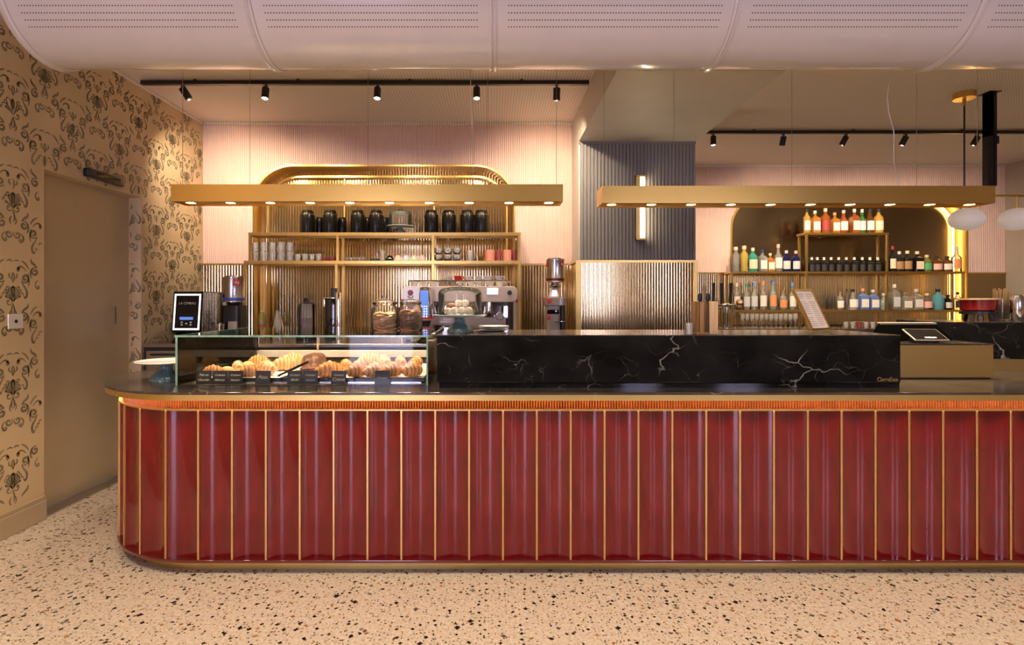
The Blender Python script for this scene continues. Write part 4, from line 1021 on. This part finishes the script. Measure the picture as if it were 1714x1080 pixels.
text('lettering', 'LA CIMBALI', .030, M['white'], tm, on_face(.5,.68,.0035), (PI/2-.08,0,0), ext=.0002)
G().box(.0,W_,.05,.5,-.0,.0).build('foot', M['black'], tm) if False else None
LGY = 4.90; lx = wx(386,LGY)
lg = thing('black_bean_grinder', 'black bean grinder between touch-screen machine and brass shelf', 'coffee grinder', (lx, LGY, BKZ))
zq = wz(506,LGY)-BKZ
G().prism(rrect(-.085,.085,-.02,.16,.03), 0, zq-.03).build('body', M['black'], lg, bevel=.006)
G().lathe([(.05,zq-.03),(.06,zq-.015),(.06,zq)], 20, 0, .06).lathe([(0,zq),(.06,zq)], 20, 0, .06).build('throat', M['black'], lg)
G().lathe([(0,.02),(.012,.02),(.030,.10),(.036,.17),(.042,.175),(.034,.178),(0,.17)], 20, -.055, -.07).build('dosing_cup', M['chrome'], lg)
rbox(lg, 'name_plate', M['taupe'], .0, .078, -.055, -.022, .0, .19, .008)
coffee_can(lx, LGY+.06, BKZ+zq+.0015, sz(17.5,LGY), wz(464,LGY)-BKZ-zq, 'blue', 'steel coffee can with blue band beside the papered wall')
# things on the back counter under the shelf
IY = 5.24
t = thing('wine_bottle', 'slim pale wine bottle standing behind the pastry case', 'bottle', (wx(438,IY), IY, BKZ))
hb = wz(519,IY)-BKZ
M['olive'] = glass('olive_glass', (.55,.50,.16), .45, (.45,.38,.10))
G().lathe([(0,0),(.036,0),(.038,.006),(.038,.19),(.030,.23),(.014,.27),(.013,hb-.04)], 22).build('bottle_body', M['olive'], t); G().lathe([(.0145,hb-.05),(.0145,hb),(0,hb)], 16).build('cap', M['straw'], t); G().lathe([(.0386,.06),(.0386,.15)], 22).build('paper_label', M['plum'], t)
t = thing('carafe', 'clear conical glass carafe behind the pastry case', 'carafe', (wx(464,IY), IY, BKZ)); hb = wz(520,IY)-BKZ
G().lathe([(0,.002),(.066,.002),(.070,.01),(.064,.10),(.026,.24),(.020,hb-.02),(.026,hb)], 24).build('flask', M['vessel'], t, ang=60)
G().tube([(.03,0,hb-.04),(.075,0,hb-.03),(.085,0,hb-.09),(.045,0,hb-.12)], .006, 8).build('handle', M['vessel'], t)
IY2 = 5.14
t = thing('tea_press', 'glass tea press of dark tea with black handle', 'tea press', (wx(513,IY2), IY2, BKZ)); hb = wz(509,IY2)-BKZ; R = sz(16,IY2)
G().cyl(R*1.08, 0, .10, 24).build('base', M['blackgloss'], t)
G().lathe([(0,.102),(R*.86,.102),(R*.86,hb*.62),(0,hb*.62)], 24).build('tea', M['amber'], t)
G().lathe([(R*.9,.101),(R*.9,hb-.01),(R,hb)], 24).build('beaker', M['vessel'], t, ang=60)
G().lathe([(R*1.0,hb),(R*.6,hb+.012),(.02,hb+.016),(.016,hb+.04),(.022,hb+.055),(0,hb+.06)], 24).build('lid', M['black'], t)
G().tube([(-R*.3,-R,hb-.01),(-R*.35,-R-.03,hb-.03),(-R*.35,-R-.03,.16),(-R*.3,-R,.14)], .010, 8).build('handle', M['black'], t)
G().tube([(R*1.02*math.cos(a),R*1.02*math.sin(a),.108) for a in [2*PI*k/24 for k in range(24)]], .005, 6, True).build('ring', M['chrome'], t)
t = thing('filter_brewer', 'tall chrome and black filter brewer behind the shelf post', 'coffee brewer', (wx(557,IY2), IY2+.06, BKZ)); hb = wz(498,IY2)-BKZ
rbox(t, 'tower', M['blackgloss'], -.075, .02, -.06, .06, 0, hb-.01, .006); rbox(t, 'steel_column', M['chrome'], .022, .06, -.05, .05, 0, hb+.05, .004)
rbox(t, 'top_plate', M['chrome'], -.095, .02, -.07, .07, hb-.01, hb, .003); rbox(t, 'switch_box', M['black'], -.03, .02, -.03, .03, hb+.001, hb+.09, .004); rbox(t, 'side_frame', M['chrome'], -.095, -.076, -.06, -.04, hb-.09, hb-.011, .002)
# low white dishes behind the cake stand
for i, (px, r_, lab) in enumerate(((743,.085,'stack of pale saucers left of the teal cake stand'),(806,.085,'stack of pale saucers right of the teal cake stand'))):
    t = thing('saucer_stack', lab, 'saucer', (wx(px,3.72)+(.068 if i == 0 else 0), 3.68, ZT), group='saucer stacks'); 
    rbox(t, 'box', M['cream'], -.09, .09, -.09, .09, 0, .225, .01)
    for k in range(3): G().lathe([(0,0),(.05,0),(r_,.016),(r_+.003,.019),(.05,.006),(0,.006)], 28, 0, 0, .226+.009*k).build('saucer', M['white'], t)

# ------------------------------------------------------------------ glasses and cups on the middle shelf
MY = 5.50; ZM = Z2+.0005
def tumbler_mesh(R, h_, taper=.85):
    return G().lathe([(0,.004),(R*taper,.004),(R,h_),(R*.93,h_),(R*taper*.9,.012),(0,.012)], 18).mesh('tumbler', ang=60)
def put(name, me, mat, px, Y, z, label, cat, group, scale=None):
    key = me.name+mat
    if key not in CUPM: d = me.copy(); d.materials.append(M[mat]); CUPM[key] = d
    o = bpy.data.objects.new(name, CUPM[key]); COL.objects.link(o); o.location = (wx(px,Y), Y, z)
    if scale: o.scale = scale
    return tag(o, label, cat, group)
T1 = tumbler_mesh(.042, .095); T2 = tumbler_mesh(.036, .075)
for i in range(5):
    for k in range(2):
        put('glass_tumbler', T1, 'vessel', 428+14.6*i, MY-.02*(i % 2), ZM+.0965*k, 'clear glass tumbler in the left stack, '+('upper' if k else 'lower')+' row, '+ORD[i], 'glass', 'stacked tumblers')
for i in range(4): put('small_glass', T2, 'vessel', 499.5+11.6*i, MY-.03*(i % 2), ZM, 'small clear glass right of the stacked tumblers, '+ORD[i], 'glass', 'small glasses')
for i, px in enumerate((543.5, 556.5)): cup((wx(px,MY-.03), MY-.03, ZM), 1.2, 'plum', 'plum brown cup on the middle shelf, '+('left','right')[i]+' one', 'brown cups', .95)
for i in range(5): cup((wx(583+6.6*i, MY)-.0, MY+.04*(i % 2)-.04, ZM), -.6, 'white' if i % 2 else 'taupe', 'small grey cup in the overlapping row, '+ORD[i], 'small grey cups', .8)
for i in range(3): put('saucer', G().lathe([(0,0),(.035,0),(.062,.010),(.035,.004),(0,.004)], 24).mesh('saucer%d' % i), 'tealpale', 628, MY, ZM+.008*i, 'pale saucer in the middle shelf stack, '+('bottom','middle','top')[i], 'saucer', 'pale saucers')
t = thing('glass_jug', 'slim glass jug left of the round coloured cups', 'jug', (wx(640,MY), MY, ZM)); G().lathe([(0,.002),(.032,.002),(.036,.02),(.028,.10),(.034,.125)], 20).build('jug_body', M['vessel'], t, ang=60); G().tube([(-.03,0,.10),(-.055,0,.09),(-.05,0,.04),(-.034,0,.03)], .005, 6).build('handle', M['vessel'], t)
M['mintc'] = pmat('mint_ceramic', (.52,.58,.40), .3); M['skyc'] = pmat('sky_ceramic', (.50,.56,.62), .3); M['rosec'] = pmat('rose_ceramic', (.72,.42,.38), .3); M['sandc'] = pmat('sand_ceramic', (.66,.54,.42), .3)
BW = G().lathe([(0,.062),(.018,.062),(.022,.058),(.040,.030),(.046,.004),(.046,0),(0,.0)], 22).mesh('bowl')
for px, m_, lab in ((652.5,'blackgloss','black'),(666,'sandc','sand coloured'),(679.5,'skyc','pale blue'),(693,'mintc','pale green'),(706.5,'rosec','rose pink')):
    put('upturned_cup', BW, m_, px, MY, ZM, lab+' upturned cup on the middle shelf', 'cup', 'upturned coloured cups')
GB = G().lathe([(0,.003),(.022,.003),(.043,.025),(.047,.05),(.040,.068),(.037,.068),(.043,.05),(.038,.025),(.02,.008),(0,.008)], 22).mesh('round_glass', ang=60)
for i, px in enumerate((734, 749.5, 765)):
    for k in range(2): put('round_glass', GB, 'vessel', px, MY, ZM+.0685*k, 'round clear glass cup, %s of the %s pair' % (('lower','upper')[k], ('left','middle','right')[i]), 'glass', 'stacked round glasses')
t = thing('glass_mug', 'clear glass mug with handle left of the coral mugs', 'mug', (wx(787,MY), MY, ZM)); G().lathe([(0,.003),(.036,.003),(.040,.11),(.036,.11),(.032,.01),(0,.01)], 20).build('mug_body', M['vessel'], t, ang=60); G().tube([(.036,0,.085),(.068,0,.08),(.068,0,.035),(.036,0,.025)], .006, 8).build('handle', M['vessel'], t)
MG = lambda R, h_: G().lathe([(0,0),(R,0),(R,h_),(R*.9,h_),(R*.9,.01),(0,.01)], 22).mesh('mug')
for px, w_, dy, m_, lab in ((820,16,-.02,'coral','coral'),(834,11,.05,'plum','dark plum'),(849,14,-.02,'coral','coral'),(861,11,.05,'plum','dark plum')):
    put('tall_mug', MG(sz(w_/2,MY), .115), m_, px, MY+dy, ZM, lab+' tall mug at the right end of the middle shelf, '+('left one' if px < 840 else 'right one'), 'mug', 'coral and plum mugs')

# ================================================================== BOTTLES
BY = 7.30
GM = {}
def gm(name, col, body, bc_): GM[name] = glass('bottle_'+name, col, body, bc_, ior=1.5); return GM[name]
gm('clear',(.90,.92,.90),.22,(.80,.76,.68)); gm('amber',(.95,.55,.15),.45,(.72,.30,.05)); gm('gold',(1,.75,.30),.45,(.80,.48,.10)); gm('rust',(.80,.28,.08),.5,(.48,.13,.03))
gm('teal',(.2,.75,.60),.5,(.08,.48,.36)); gm('navy',(.05,.06,.25),.7,(.012,.014,.09)); gm('green',(.15,.45,.12),.6,(.05,.22,.04)); gm('black',(.05,.04,.04),.85,(.010,.009,.010))
gm('olive',(.5,.5,.15),.6,(.22,.24,.05)); gm('blue',(.45,.58,.95),.45,(.22,.34,.72)); gm('aqua',(.45,.80,.90),.45,(.20,.55,.66)); gm('smoke',(.55,.45,.38),.5,(.28,.20,.15)); gm('yellow',(1,.85,.35),.45,(.80,.58,.14)); gm('brown',(.45,.20,.06),.6,(.16,.06,.015))
gm('mist',(.80,.90,.88),.3,(.62,.72,.66))
for n_, c in (('lw',(.76,.70,.60)),('lc',(.74,.58,.40)),('lp',(.76,.42,.36)),('lo',(.72,.28,.10)),('lr',(.30,.03,.025)),('lt',(.30,.17,.07)),('lb',(.12,.28,.60)),('lg',(.06,.34,.14)),('lk',(.015,.014,.014)),('ls',(.55,.55,.52)),('ln',(.03,.04,.16))):
    M[n_] = pmat('label_'+n_, c, .6, var=.10, vs=60)
PROF = {'std': [(0,0),(.96,0),(1,.02),(1,.60),(.86,.68),(.42,.76),(.34,.80),(.34,.93)],
        'tall': [(0,0),(.94,0),(1,.02),(1,.52),(.90,.58),(.50,.66),(.38,.72),(.36,.93)],
        'squat': [(0,0),(.95,0),(1,.02),(1,.56),(.92,.66),(.5,.74),(.34,.78),(.34,.92)],
        'bulb': [(0,0),(.75,0),(.95,.12),(1,.30),(.92,.48),(.6,.62),(.36,.70),(.34,.92)],
        'waist': [(0,0),(.90,0),(.98,.04),(.82,.30),(1,.55),(.94,.68),(.5,.76),(.42,.80),(.46,.93)],
        'cone': [(0,0),(1,0),(1,.05),(.72,.45),(.50,.62),(.34,.72),(.34,.92)]}
def bottle(px, top, wpx, base, kind, gl, lab_m, cap_m, text_, z, group, square=False, cap_h=.10, lab=(.12,.50), Y=None):
    Y = Y or BY; R = sz(wpx/2, Y); h_ = wz(top, Y)-z
    t = thing('bottle', text_, 'bottle', (wx(px,Y), Y, z+.0006), group=group)
    n = 4 if square else 18; k = 1.32 if square else 1
    pr = [((r*R*(k if (square and r > .6) else 1)), q*h_) for r, q in PROF[kind]]
    G().lathe(pr, n, 0, 0, 0, PI/4 if square else 0, PI/4+2*PI if square else 2*PI).build('bottle_glass', GM[gl], t, bevel=R*.12 if square else 0, ang=50)
    rn = PROF[kind][-1][0]*R
    G().lathe([(rn*1.08,h_*(1-cap_h-.04)),(rn*1.15,h_*(1-cap_h)),(rn*1.15,h_*.995),(rn*.9,h_),(0,h_)], 12).build('cap', M[cap_m], t)
    if lab_m:
        if square: G().box(-R*.80, R*.80, -R*.96-.001, -R*.90, h_*lab[0], h_*lab[1]).build('paper_label', M[lab_m], t)
        else: G().lathe([(R*1.012,h_*lab[0]),(R*1.012,h_*lab[1])], 10, 0, 0, 0, -PI/2-1.15, -PI/2+1.15).build('paper_label', M[lab_m], t)
    return t
zb1, zb2, zb3 = B1, B2, B3
gt, g2_, g3_ = 'whisky bottles on the top bottle shelf', 'bottles on the middle bottle shelf', 'gin and spirit bottles on the lowest bottle shelf'
for a in ((1350.5,350,11,'std','gold','lw','lk','golden whisky bottle with black stopper, leftmost on the top bottle shelf',0),
          (1364,353,13.5,'std','amber','lw','lc','amber bottle with broad cream label, second on the top bottle shelf',1),
          (1381.5,349,14.5,'squat','rust','lr','lc','rust bottle with dark label and cork on the top shelf',0),
          (1397,356,13,'squat','amber','lw','lo','squat amber bottle with cork between taller ones on top shelf',1),
          (1412,352,13,'tall','rust','lw','lp','dark red bottle with pink wrapped neck on the top shelf',0),
          (1430,350,13,'std','rust','lw','lw','reddish bottle with slanted white label on the top shelf',1),
          (1443,350.5,11,'tall','green','lw','lw','green bottle with white label on the top shelf',0),
          (1456,350,13,'tall','brown','lw','lk','brown bottle with low white label and black cap on top shelf',0),
          (1470.5,350,14,'std','gold','lc','lk','golden bottle with ornate label, rightmost on the top shelf',0)):
    bottle(a[0], a[1], a[2], 0, a[3], a[4], a[5], a[6], a[7], zb1, gt, bool(a[8]))
for a in ((1231.5,413.5,13,'waist','clear',None,'lc','ornate clear waisted bottle, leftmost on the middle bottle shelf',0),
          (1245.5,411.5,13,'waist','yellow',None,'lc','yellow waisted bottle beside the ornate clear one',0),
          (1260,415,15,'std','teal','lc','lc','teal green bottle with gold label on the middle shelf',0),
          (1276,418,13,'squat','clear','lw','ln','clear bottle with white label and dark pourer',1),
          (1289,424,12,'squat','amber','lw','lc','amber bottle with white label left of tall clear one',1),
          (1302.5,409,13,'tall','clear','lw','lp','tall clear bottle with white label and pink cap',0),
          (1316,419.5,13,'squat','navy','ls','ls','navy bottle with oval label, left of the pair by the post',0),
          (1332,420,13,'squat','navy','ls','lp','navy bottle with oval label, right of the pair by the post',0),
          (1493.5,412,11,'tall','black','lc','lr','dark bottle with cream label and red top beside the right post',0),
          (1505,421,13,'squat','black','lt','ls','black bottle with brown label on the right of middle shelf',0),
          (1518.5,420,14,'squat','black','lt','lc','black bottle with tan band, second right of the brown labelled one',0),
          (1535,421,15,'squat','black','lc','lc','black bottle with slanted cream label and wide cap',1),
          (1551,427,14.5,'squat','olive','lg','lc','squat olive green bottle on the middle shelf',0),
          (1567.5,429,16,'squat','brown','lp','lk','squat dark bottle with pink label',0),
          (1585,429,16,'squat','brown','lw','lk','squat dark bottle with cream label beside the pink labelled one',0),
          (1601,413,14,'tall','clear','lo','ls','clear bottle with orange label, rightmost on middle shelf',0)):
    bottle(a[0], a[1], a[2], 0, a[3], a[4], a[5], a[6], a[7], zb2, g2_, bool(a[8]))
for i in range(10):
    px = (1358.5,1368,1379,1391,1403.7,1416.5,1429.8,1443.3,1456,1469)[i]
    bottle(px, 431, 10.2, 0, 'squat', 'black', 'lk', 'lw', 'small black bottle with white cap in the row of ten, '+ORD[i], zb2, 'small black bottles in the shelf centre', cap_h=.14, lab=(.05,.5), Y=BY+(.02 if i % 2 else -.02))
for a in ((1233,474,11,'tall','clear','lw','lc','clear bottle behind the brown figurine, leftmost on lowest shelf',0,0),
          (1249.5,475,11.5,'tall','clear','ls','lg','clear bottle with green wrapped neck on lowest shelf',0,0),
          (1262,473,12,'tall','clear','ls','lb','clear bottle with blue wrapped neck near green necked one',0,0),
          (1277,471,12,'tall','clear','lw','lo','clear bottle with orange neck on lowest shelf',0,0),
          (1293.5,470,12,'tall','mist','lo','lb','bottle with bright red floral label and blue neck',0,0),
          (1310.5,486,13,'squat','clear','lo','lt','squat clear bottle with orange round label and brown cork',0,0),
          (1326,473,11,'tall','clear','lw','lb','slim clear bottle with blue capped neck behind the menu stand',0,0),
          (1340.5,490,10,'std','clear','lw','lc','clear bottle half hidden left of the menu board',0,0),
          (1406,488.5,12,'squat','clear','lw','lt','clear bottle with brown cork right of the menu board',0,0),
          (1427.5,484,15.5,'cone','clear','lw','lk','clear sloping bottle with white label on lowest shelf',0,0),
          (1444,483,14.5,'squat','blue','lw','lo','blue glass bottle with orange cork and white diamond label',1,0),
          (1461,485,14.5,'squat','blue','lw','ls','blue glass bottle with grey cap and white diamond label',1,0),
          (1479,491,14.5,'bulb','mist',None,'lc','squat misty bottle left of the right post',0,0),
          (1497,476,13.5,'std','clear','ls','lw','tall rectangular clear bottle on lowest shelf',1,0),
          (1515,489,16,'squat','clear','lw','lt','broad clear bottle with brown cap on lowest shelf',1,0),
          (1533.5,484,15.5,'squat','clear','lw','ls','clear bottle with full white label on lowest shelf',1,0),
          (1551.5,491,15.5,'bulb','smoke','lp','lc','round smoky bottle with pink label',0,0),
          (1570,484,17.5,'std','aqua',None,'lk','large turquoise bottle with black cap',0,0),
          (1586.5,493.5,11.5,'squat','black','lw','lk','black bottle with white triangular label beside turquoise one',0,0),
          (1603,489,11.5,'std','clear','lk','lk','clear bottle with black cap, rightmost on the lowest shelf',0,0)):
    bottle(a[0], a[1], a[2], 0, a[3], a[4], a[5], a[6], a[7], zb3, g3_, bool(a[8]), Y=BY+.03)
bottle(1417.6, 484, 5, 0, 'std', 'smoke', None, 'lk', 'thin grey bottle behind the clear ones right of the menu board', zb3, g3_, Y=7.39)
fg = thing('figurine_bottle', 'brown round headed figurine bottle on the lowest shelf', 'bottle', (wx(1238,7.25), 7.255, zb3+.0006))
G().ell((0,0,.035), (.044,.034,.036), 14, 9).build('torso', M['choc'], fg); G().ell((0,-.002,.104), (.048,.035,.044), 16, 10).build('head', M['lt'], fg); G().ell((0,-.022,.10), (.030,.018,.026), 12, 8).build('face', M['lc'], fg)
# wine glasses under the lowest shelf and tumblers beside them
wg = G().lathe([(0,.002),(.030,.002),(.030,.005),(.005,.010),(.004,.075),(.010,.085),(.032,.115),(.036,.145),(.032,.185)], 18).mesh('wine_glass', ang=60)
for i in range(12): put('wine_glass', wg, 'vessel', 1243+8.0*i, 6.94+.09*(i % 2), 1.1405, 'clear stemmed wine glass under the bottle shelf, '+ORD[i], 'glass', 'wine glasses under the bottle shelf')
st2 = tumbler_mesh(.036, .085)
for i in range(9): put('bar_tumbler', st2, ('vessel','plum','vessel')[i % 3], 1416+5.6*i, 6.86+.09*(i % 2), 1.1405, ('brown' if i % 3 == 1 else 'clear')+' bar tumbler right of the menu board, '+ORD[i], 'glass', 'bar tumblers')
# beer taps
bt = thing('beer_tap_tower', 'chrome beer tap tower with three black handles beside the column', 'beer taps', (wx(1204,6.95), 6.95, 1.14))
zt_ = wz(508,6.95)-1.14
G().tube([(-.20,0,zt_-.03),(.20,0,zt_-.03)], .035, 16).cyl(.03, 0, zt_-.03, 16, -.10).cyl(.03, 0, zt_-.03, 16, .10).build('tower', M['chrome'], bt)
for px in (1190.5, 1204, 1219.5):
    x = wx(px,6.95)-wx(1204,6.95); q = G().tube([(x,-.04,zt_-.02),(x,-.11,zt_-.03),(x,-.13,zt_-.12)], .012, 8).build('faucet', M['chrome'], bt)
    G().tube([(x,-.06,zt_-.01),(x,-.07,wz(474,6.95)-1.14)], [.012,.022], 10).build('handle', M['black'], q)

# ================================================================== THINGS ON THE BLOCKS
UY = 3.06; ux0, ux1 = wx(1167,UY), wx(1202,UY)
uh = thing('utensil_holder', 'upright wooden utensil holder at the front of the black marble block', 'utensil holder', (ux0, UY, RZ+.0045)); hU = wz(506,UY)-RZ
wU = ux1-ux0
rbox(uh, 'front_board', M['wood'], wU*.60, wU, 0, .012, 0, hU, .002); rbox(uh, 'back_board', M['amberw'], 0, wU, .075, .085, 0, hU, .002)
rbox(uh, 'side_board', M['wood'], wU-.010, wU, .012, .075, 0, hU, .002); rbox(uh, 'slat', M['amberw'], wU*.20, wU*.42, .02, .03, .0, hU-.004, .002)
rbox(uh, 'bottom', M['amberw'], 0, wU-.010, .0125, .075, 0, .008, .001)
for i, fx in enumerate((.30, .68)):
    s_ = thing('serving_spoon', 'black oval spoon in the wooden holder, '+('left','right')[i]+' one', 'spoon', (ux0+wU*fx, UY+.052, RZ+.0135), group='spoons in the holder')
    G().tube([(0,0,0),(0,0,hU-.01)], .005, 8).build('handle', M['black'], s_); G().ell((0,0,hU+.014), (.015,.006,.026), 14, 9).build('bowl', M['black'], s_)
tag(G().lathe([(0,.002),(.026,.002),(.028,.062),(.025,.062),(.023,.008),(0,.008)], 18).build('shot_glass', M['vessel'], loc=(ux0-.032, UY+.04, RZ+.0045)), 'small clear glass beside the wooden utensil holder', 'glass')
# menu board
mbx = wx(1364,3.10); ya = math.radians(32); le = math.radians(25)
mb_ = thing('menu_board', 'gold framed menu leaning on a clear stand on the marble block', 'menu board', (mbx, 3.10, RZ+.0045), ya)
tl = Matrix.Translation((0,.018,.018)) @ Matrix.Rotation(-le, 4, 'X'); mw, mh = .205, .265
for q in ((0,.010,0,mh),(mw-.010,mw,0,mh),(.010,mw-.010,0,.010),(.010,mw-.010,mh-.010,mh)):
    g = G(); g.m = tl; g.box(q[0], q[1], -.008, .008, q[2], q[3]).build('frame', M['brassv'], mb_)
g = G(); g.m = tl; sh = g.box(.010, mw-.010, -.003, .004, .010, mh-.010).build('sheet', M['paperw'], mb_)
rnd = random.Random(3)
g = G(); g.m = tl
for c in range(2):
    for k in range(17):
        if rnd.random() < .15: continue
        zz = mh-.034-.0128*k; x0 = .024+.088*c; g.box(x0, x0+rnd.uniform(.035,.074), -.0036, -.0031, zz, zz+.0026)
g.build('printed_lines', M['ink'], sh, smooth=False)
for x in (.02, mw-.035): G().box(x, x+.012, -.004, .12, 0, .018).build('stand', M['glass'], mb_)
# till: sloped monitor and card terminal
PYY = 3.56
pz = QZ+.0005
ps = thing('till_monitor', 'black tilted till monitor on the brass box', 'till', (wx(1496,PYY), PYY, pz))
g = G().add([(-.13,-.02,.008),(.38,-.02,.008),(.38,.10,.008),(-.10,.10,.008),(-.035,.085,.115),(.34,.085,.115),(.35,.10,.115),(-.03,.10,.115)], [(0,3,2,1),(4,5,6,7),(0,1,5,4),(1,2,6,5),(2,3,7,6),(3,0,4,7)]); g.build('stand', M['matte'], ps, bevel=.004)
g = G().add([(-.035,.075,.106),(.345,.075,.106),(.35,.115,.112),(-.03,.115,.112),(-.035,.072,.119),(.345,.072,.119),(.35,.115,.122),(-.03,.115,.122)], [(0,3,2,1),(4,5,6,7),(0,1,5,4),(1,2,6,5),(2,3,7,6),(3,0,4,7)]); g.build('monitor', M['taupe'], ps, bevel=.002)
G().box(-.10,.30,.0,.10,0,.0078).build('foot', M['black'], ps)
ct = thing('card_terminal', 'small tablet terminal with pale rim tilted on the brass box', 'tablet', (wx(1551,3.42), 3.395, pz), -.05)
m_ = Matrix.Translation((0,-.02,.014)) @ Matrix.Rotation(.50, 4, 'X')
g = G(); g.m = m_; g.box(-.105,.105,0,.135,0,.008).build('case', M['taupe'], ct, bevel=.003)
g = G(); g.m = m_; g.box(-.098,.098,.006,.129,.0081,.0095).build('screen', M['blackgloss'], ct)
g = G(); g.m = m_; g.box(-.03,.04,.020,.034,.0096,.011).build('sticker', M['white'], ct)
G().add([(-.06,0,0),(.06,0,0),(.06,.10,0),(-.06,.10,0),(-.05,.0,.012),(.05,.0,.012),(.05,.09,.055),(-.05,.09,.055)], [(0,3,2,1),(4,5,6,7),(0,1,5,4),(1,2,6,5),(2,3,7,6),(3,0,4,7)]).build('wedge', M['black'], ct)
# red pot on its stand
FY = 3.94; fz = 1.3505
fp = thing('pot_stand', 'black three legged stand under the red pot', 'stand', (wx(1637,FY), FY, fz))
Rp = sz(26,FY); zp = wz(521,FY)-fz
G().lathe([(Rp*.78,zp-.022),(Rp*.95,zp-.022),(Rp*.95,zp),(Rp*.78,zp)], 28).lathe([(Rp*.78,zp),(Rp*.78,zp-.022)], 28).build('ring', M['black'], fp)
for a in (-2.6, -PI/2, -.55, PI/2): G().bar((Rp*.95*math.cos(a),Rp*.95*math.sin(a),0), (Rp*.85*math.cos(a),Rp*.85*math.sin(a),zp-.020), .022, .012).build('leg', M['black'], fp)
po = thing('red_pot', 'red enamel pot with flat wooden lid on the black stand', 'pot', (wx(1637,FY), FY, fz+zp+.001))
hP = wz(501,FY)-fz-zp
G().lathe([(0,0),(Rp*.78,0),(Rp*.90,.008),(Rp*1.0,hP-.006),(Rp*.95,hP-.006),(Rp*.8,.012),(0,.012)], 32).build('pot_body', M['potred'], po)
G().lathe([(0,hP-.005),(Rp*1.18,hP-.005),(Rp*1.18,hP+.006),(0,hP+.006)], 32).build('lid', M['wood'], po)
tag(G().lathe([(0,0),(.018,0),(.019,.03),(.014,.05),(.009,.06),(0,.062)], 14).build('salt_shaker', M['vessel'], loc=(wx(1641,FY), FY-.0, fz)), 'small shaker standing beneath the pot stand', 'shaker')
sj = thing('straw_jar', 'clear jar packed with brown straws right of the red pot', 'jar', (wx(1683,FY), FY+.03, fz))
G().lathe([(0,.002),(.062,.002),(.066,.01),(.070,.16),(.066,.16),(.062,.012),(0,.012)], 24).build('jar_glass', M['glass'], sj, ang=60)
rnd = random.Random(5); sm = G().cyl(.0035, 0, .225, 6).mesh('straw'); sm.materials.append(M['straw'])
for k in range(46):
    a = rnd.uniform(0,2*PI); rr = .050*math.sqrt(rnd.random()); share('straw', sm, sj, (rr*math.cos(a), rr*math.sin(a), .013), (rnd.uniform(-.06,.06), rnd.uniform(-.06,.06), 0), (1,1,rnd.uniform(.9,1.02)))
for i, (px, dy) in enumerate(((1702,-.12),(1722,-.05))):
    c = thing('cocktail_shaker', 'steel cocktail shaker at the right edge, '+('front','rear')[i]+' one', 'shaker', (wx(px,FY+dy), FY+dy, fz), group='steel shakers')
    G().lathe([(0,0),(.034,0),(.036,.004),(.042,.085)], 24).build('cup', M['chrome'], c); G().lathe([(.0425,.083),(.0435,.088),(.040,.15),(.030,.185),(.022,.19),(0,.19)], 24).build('top_cup', M['steel'], c)
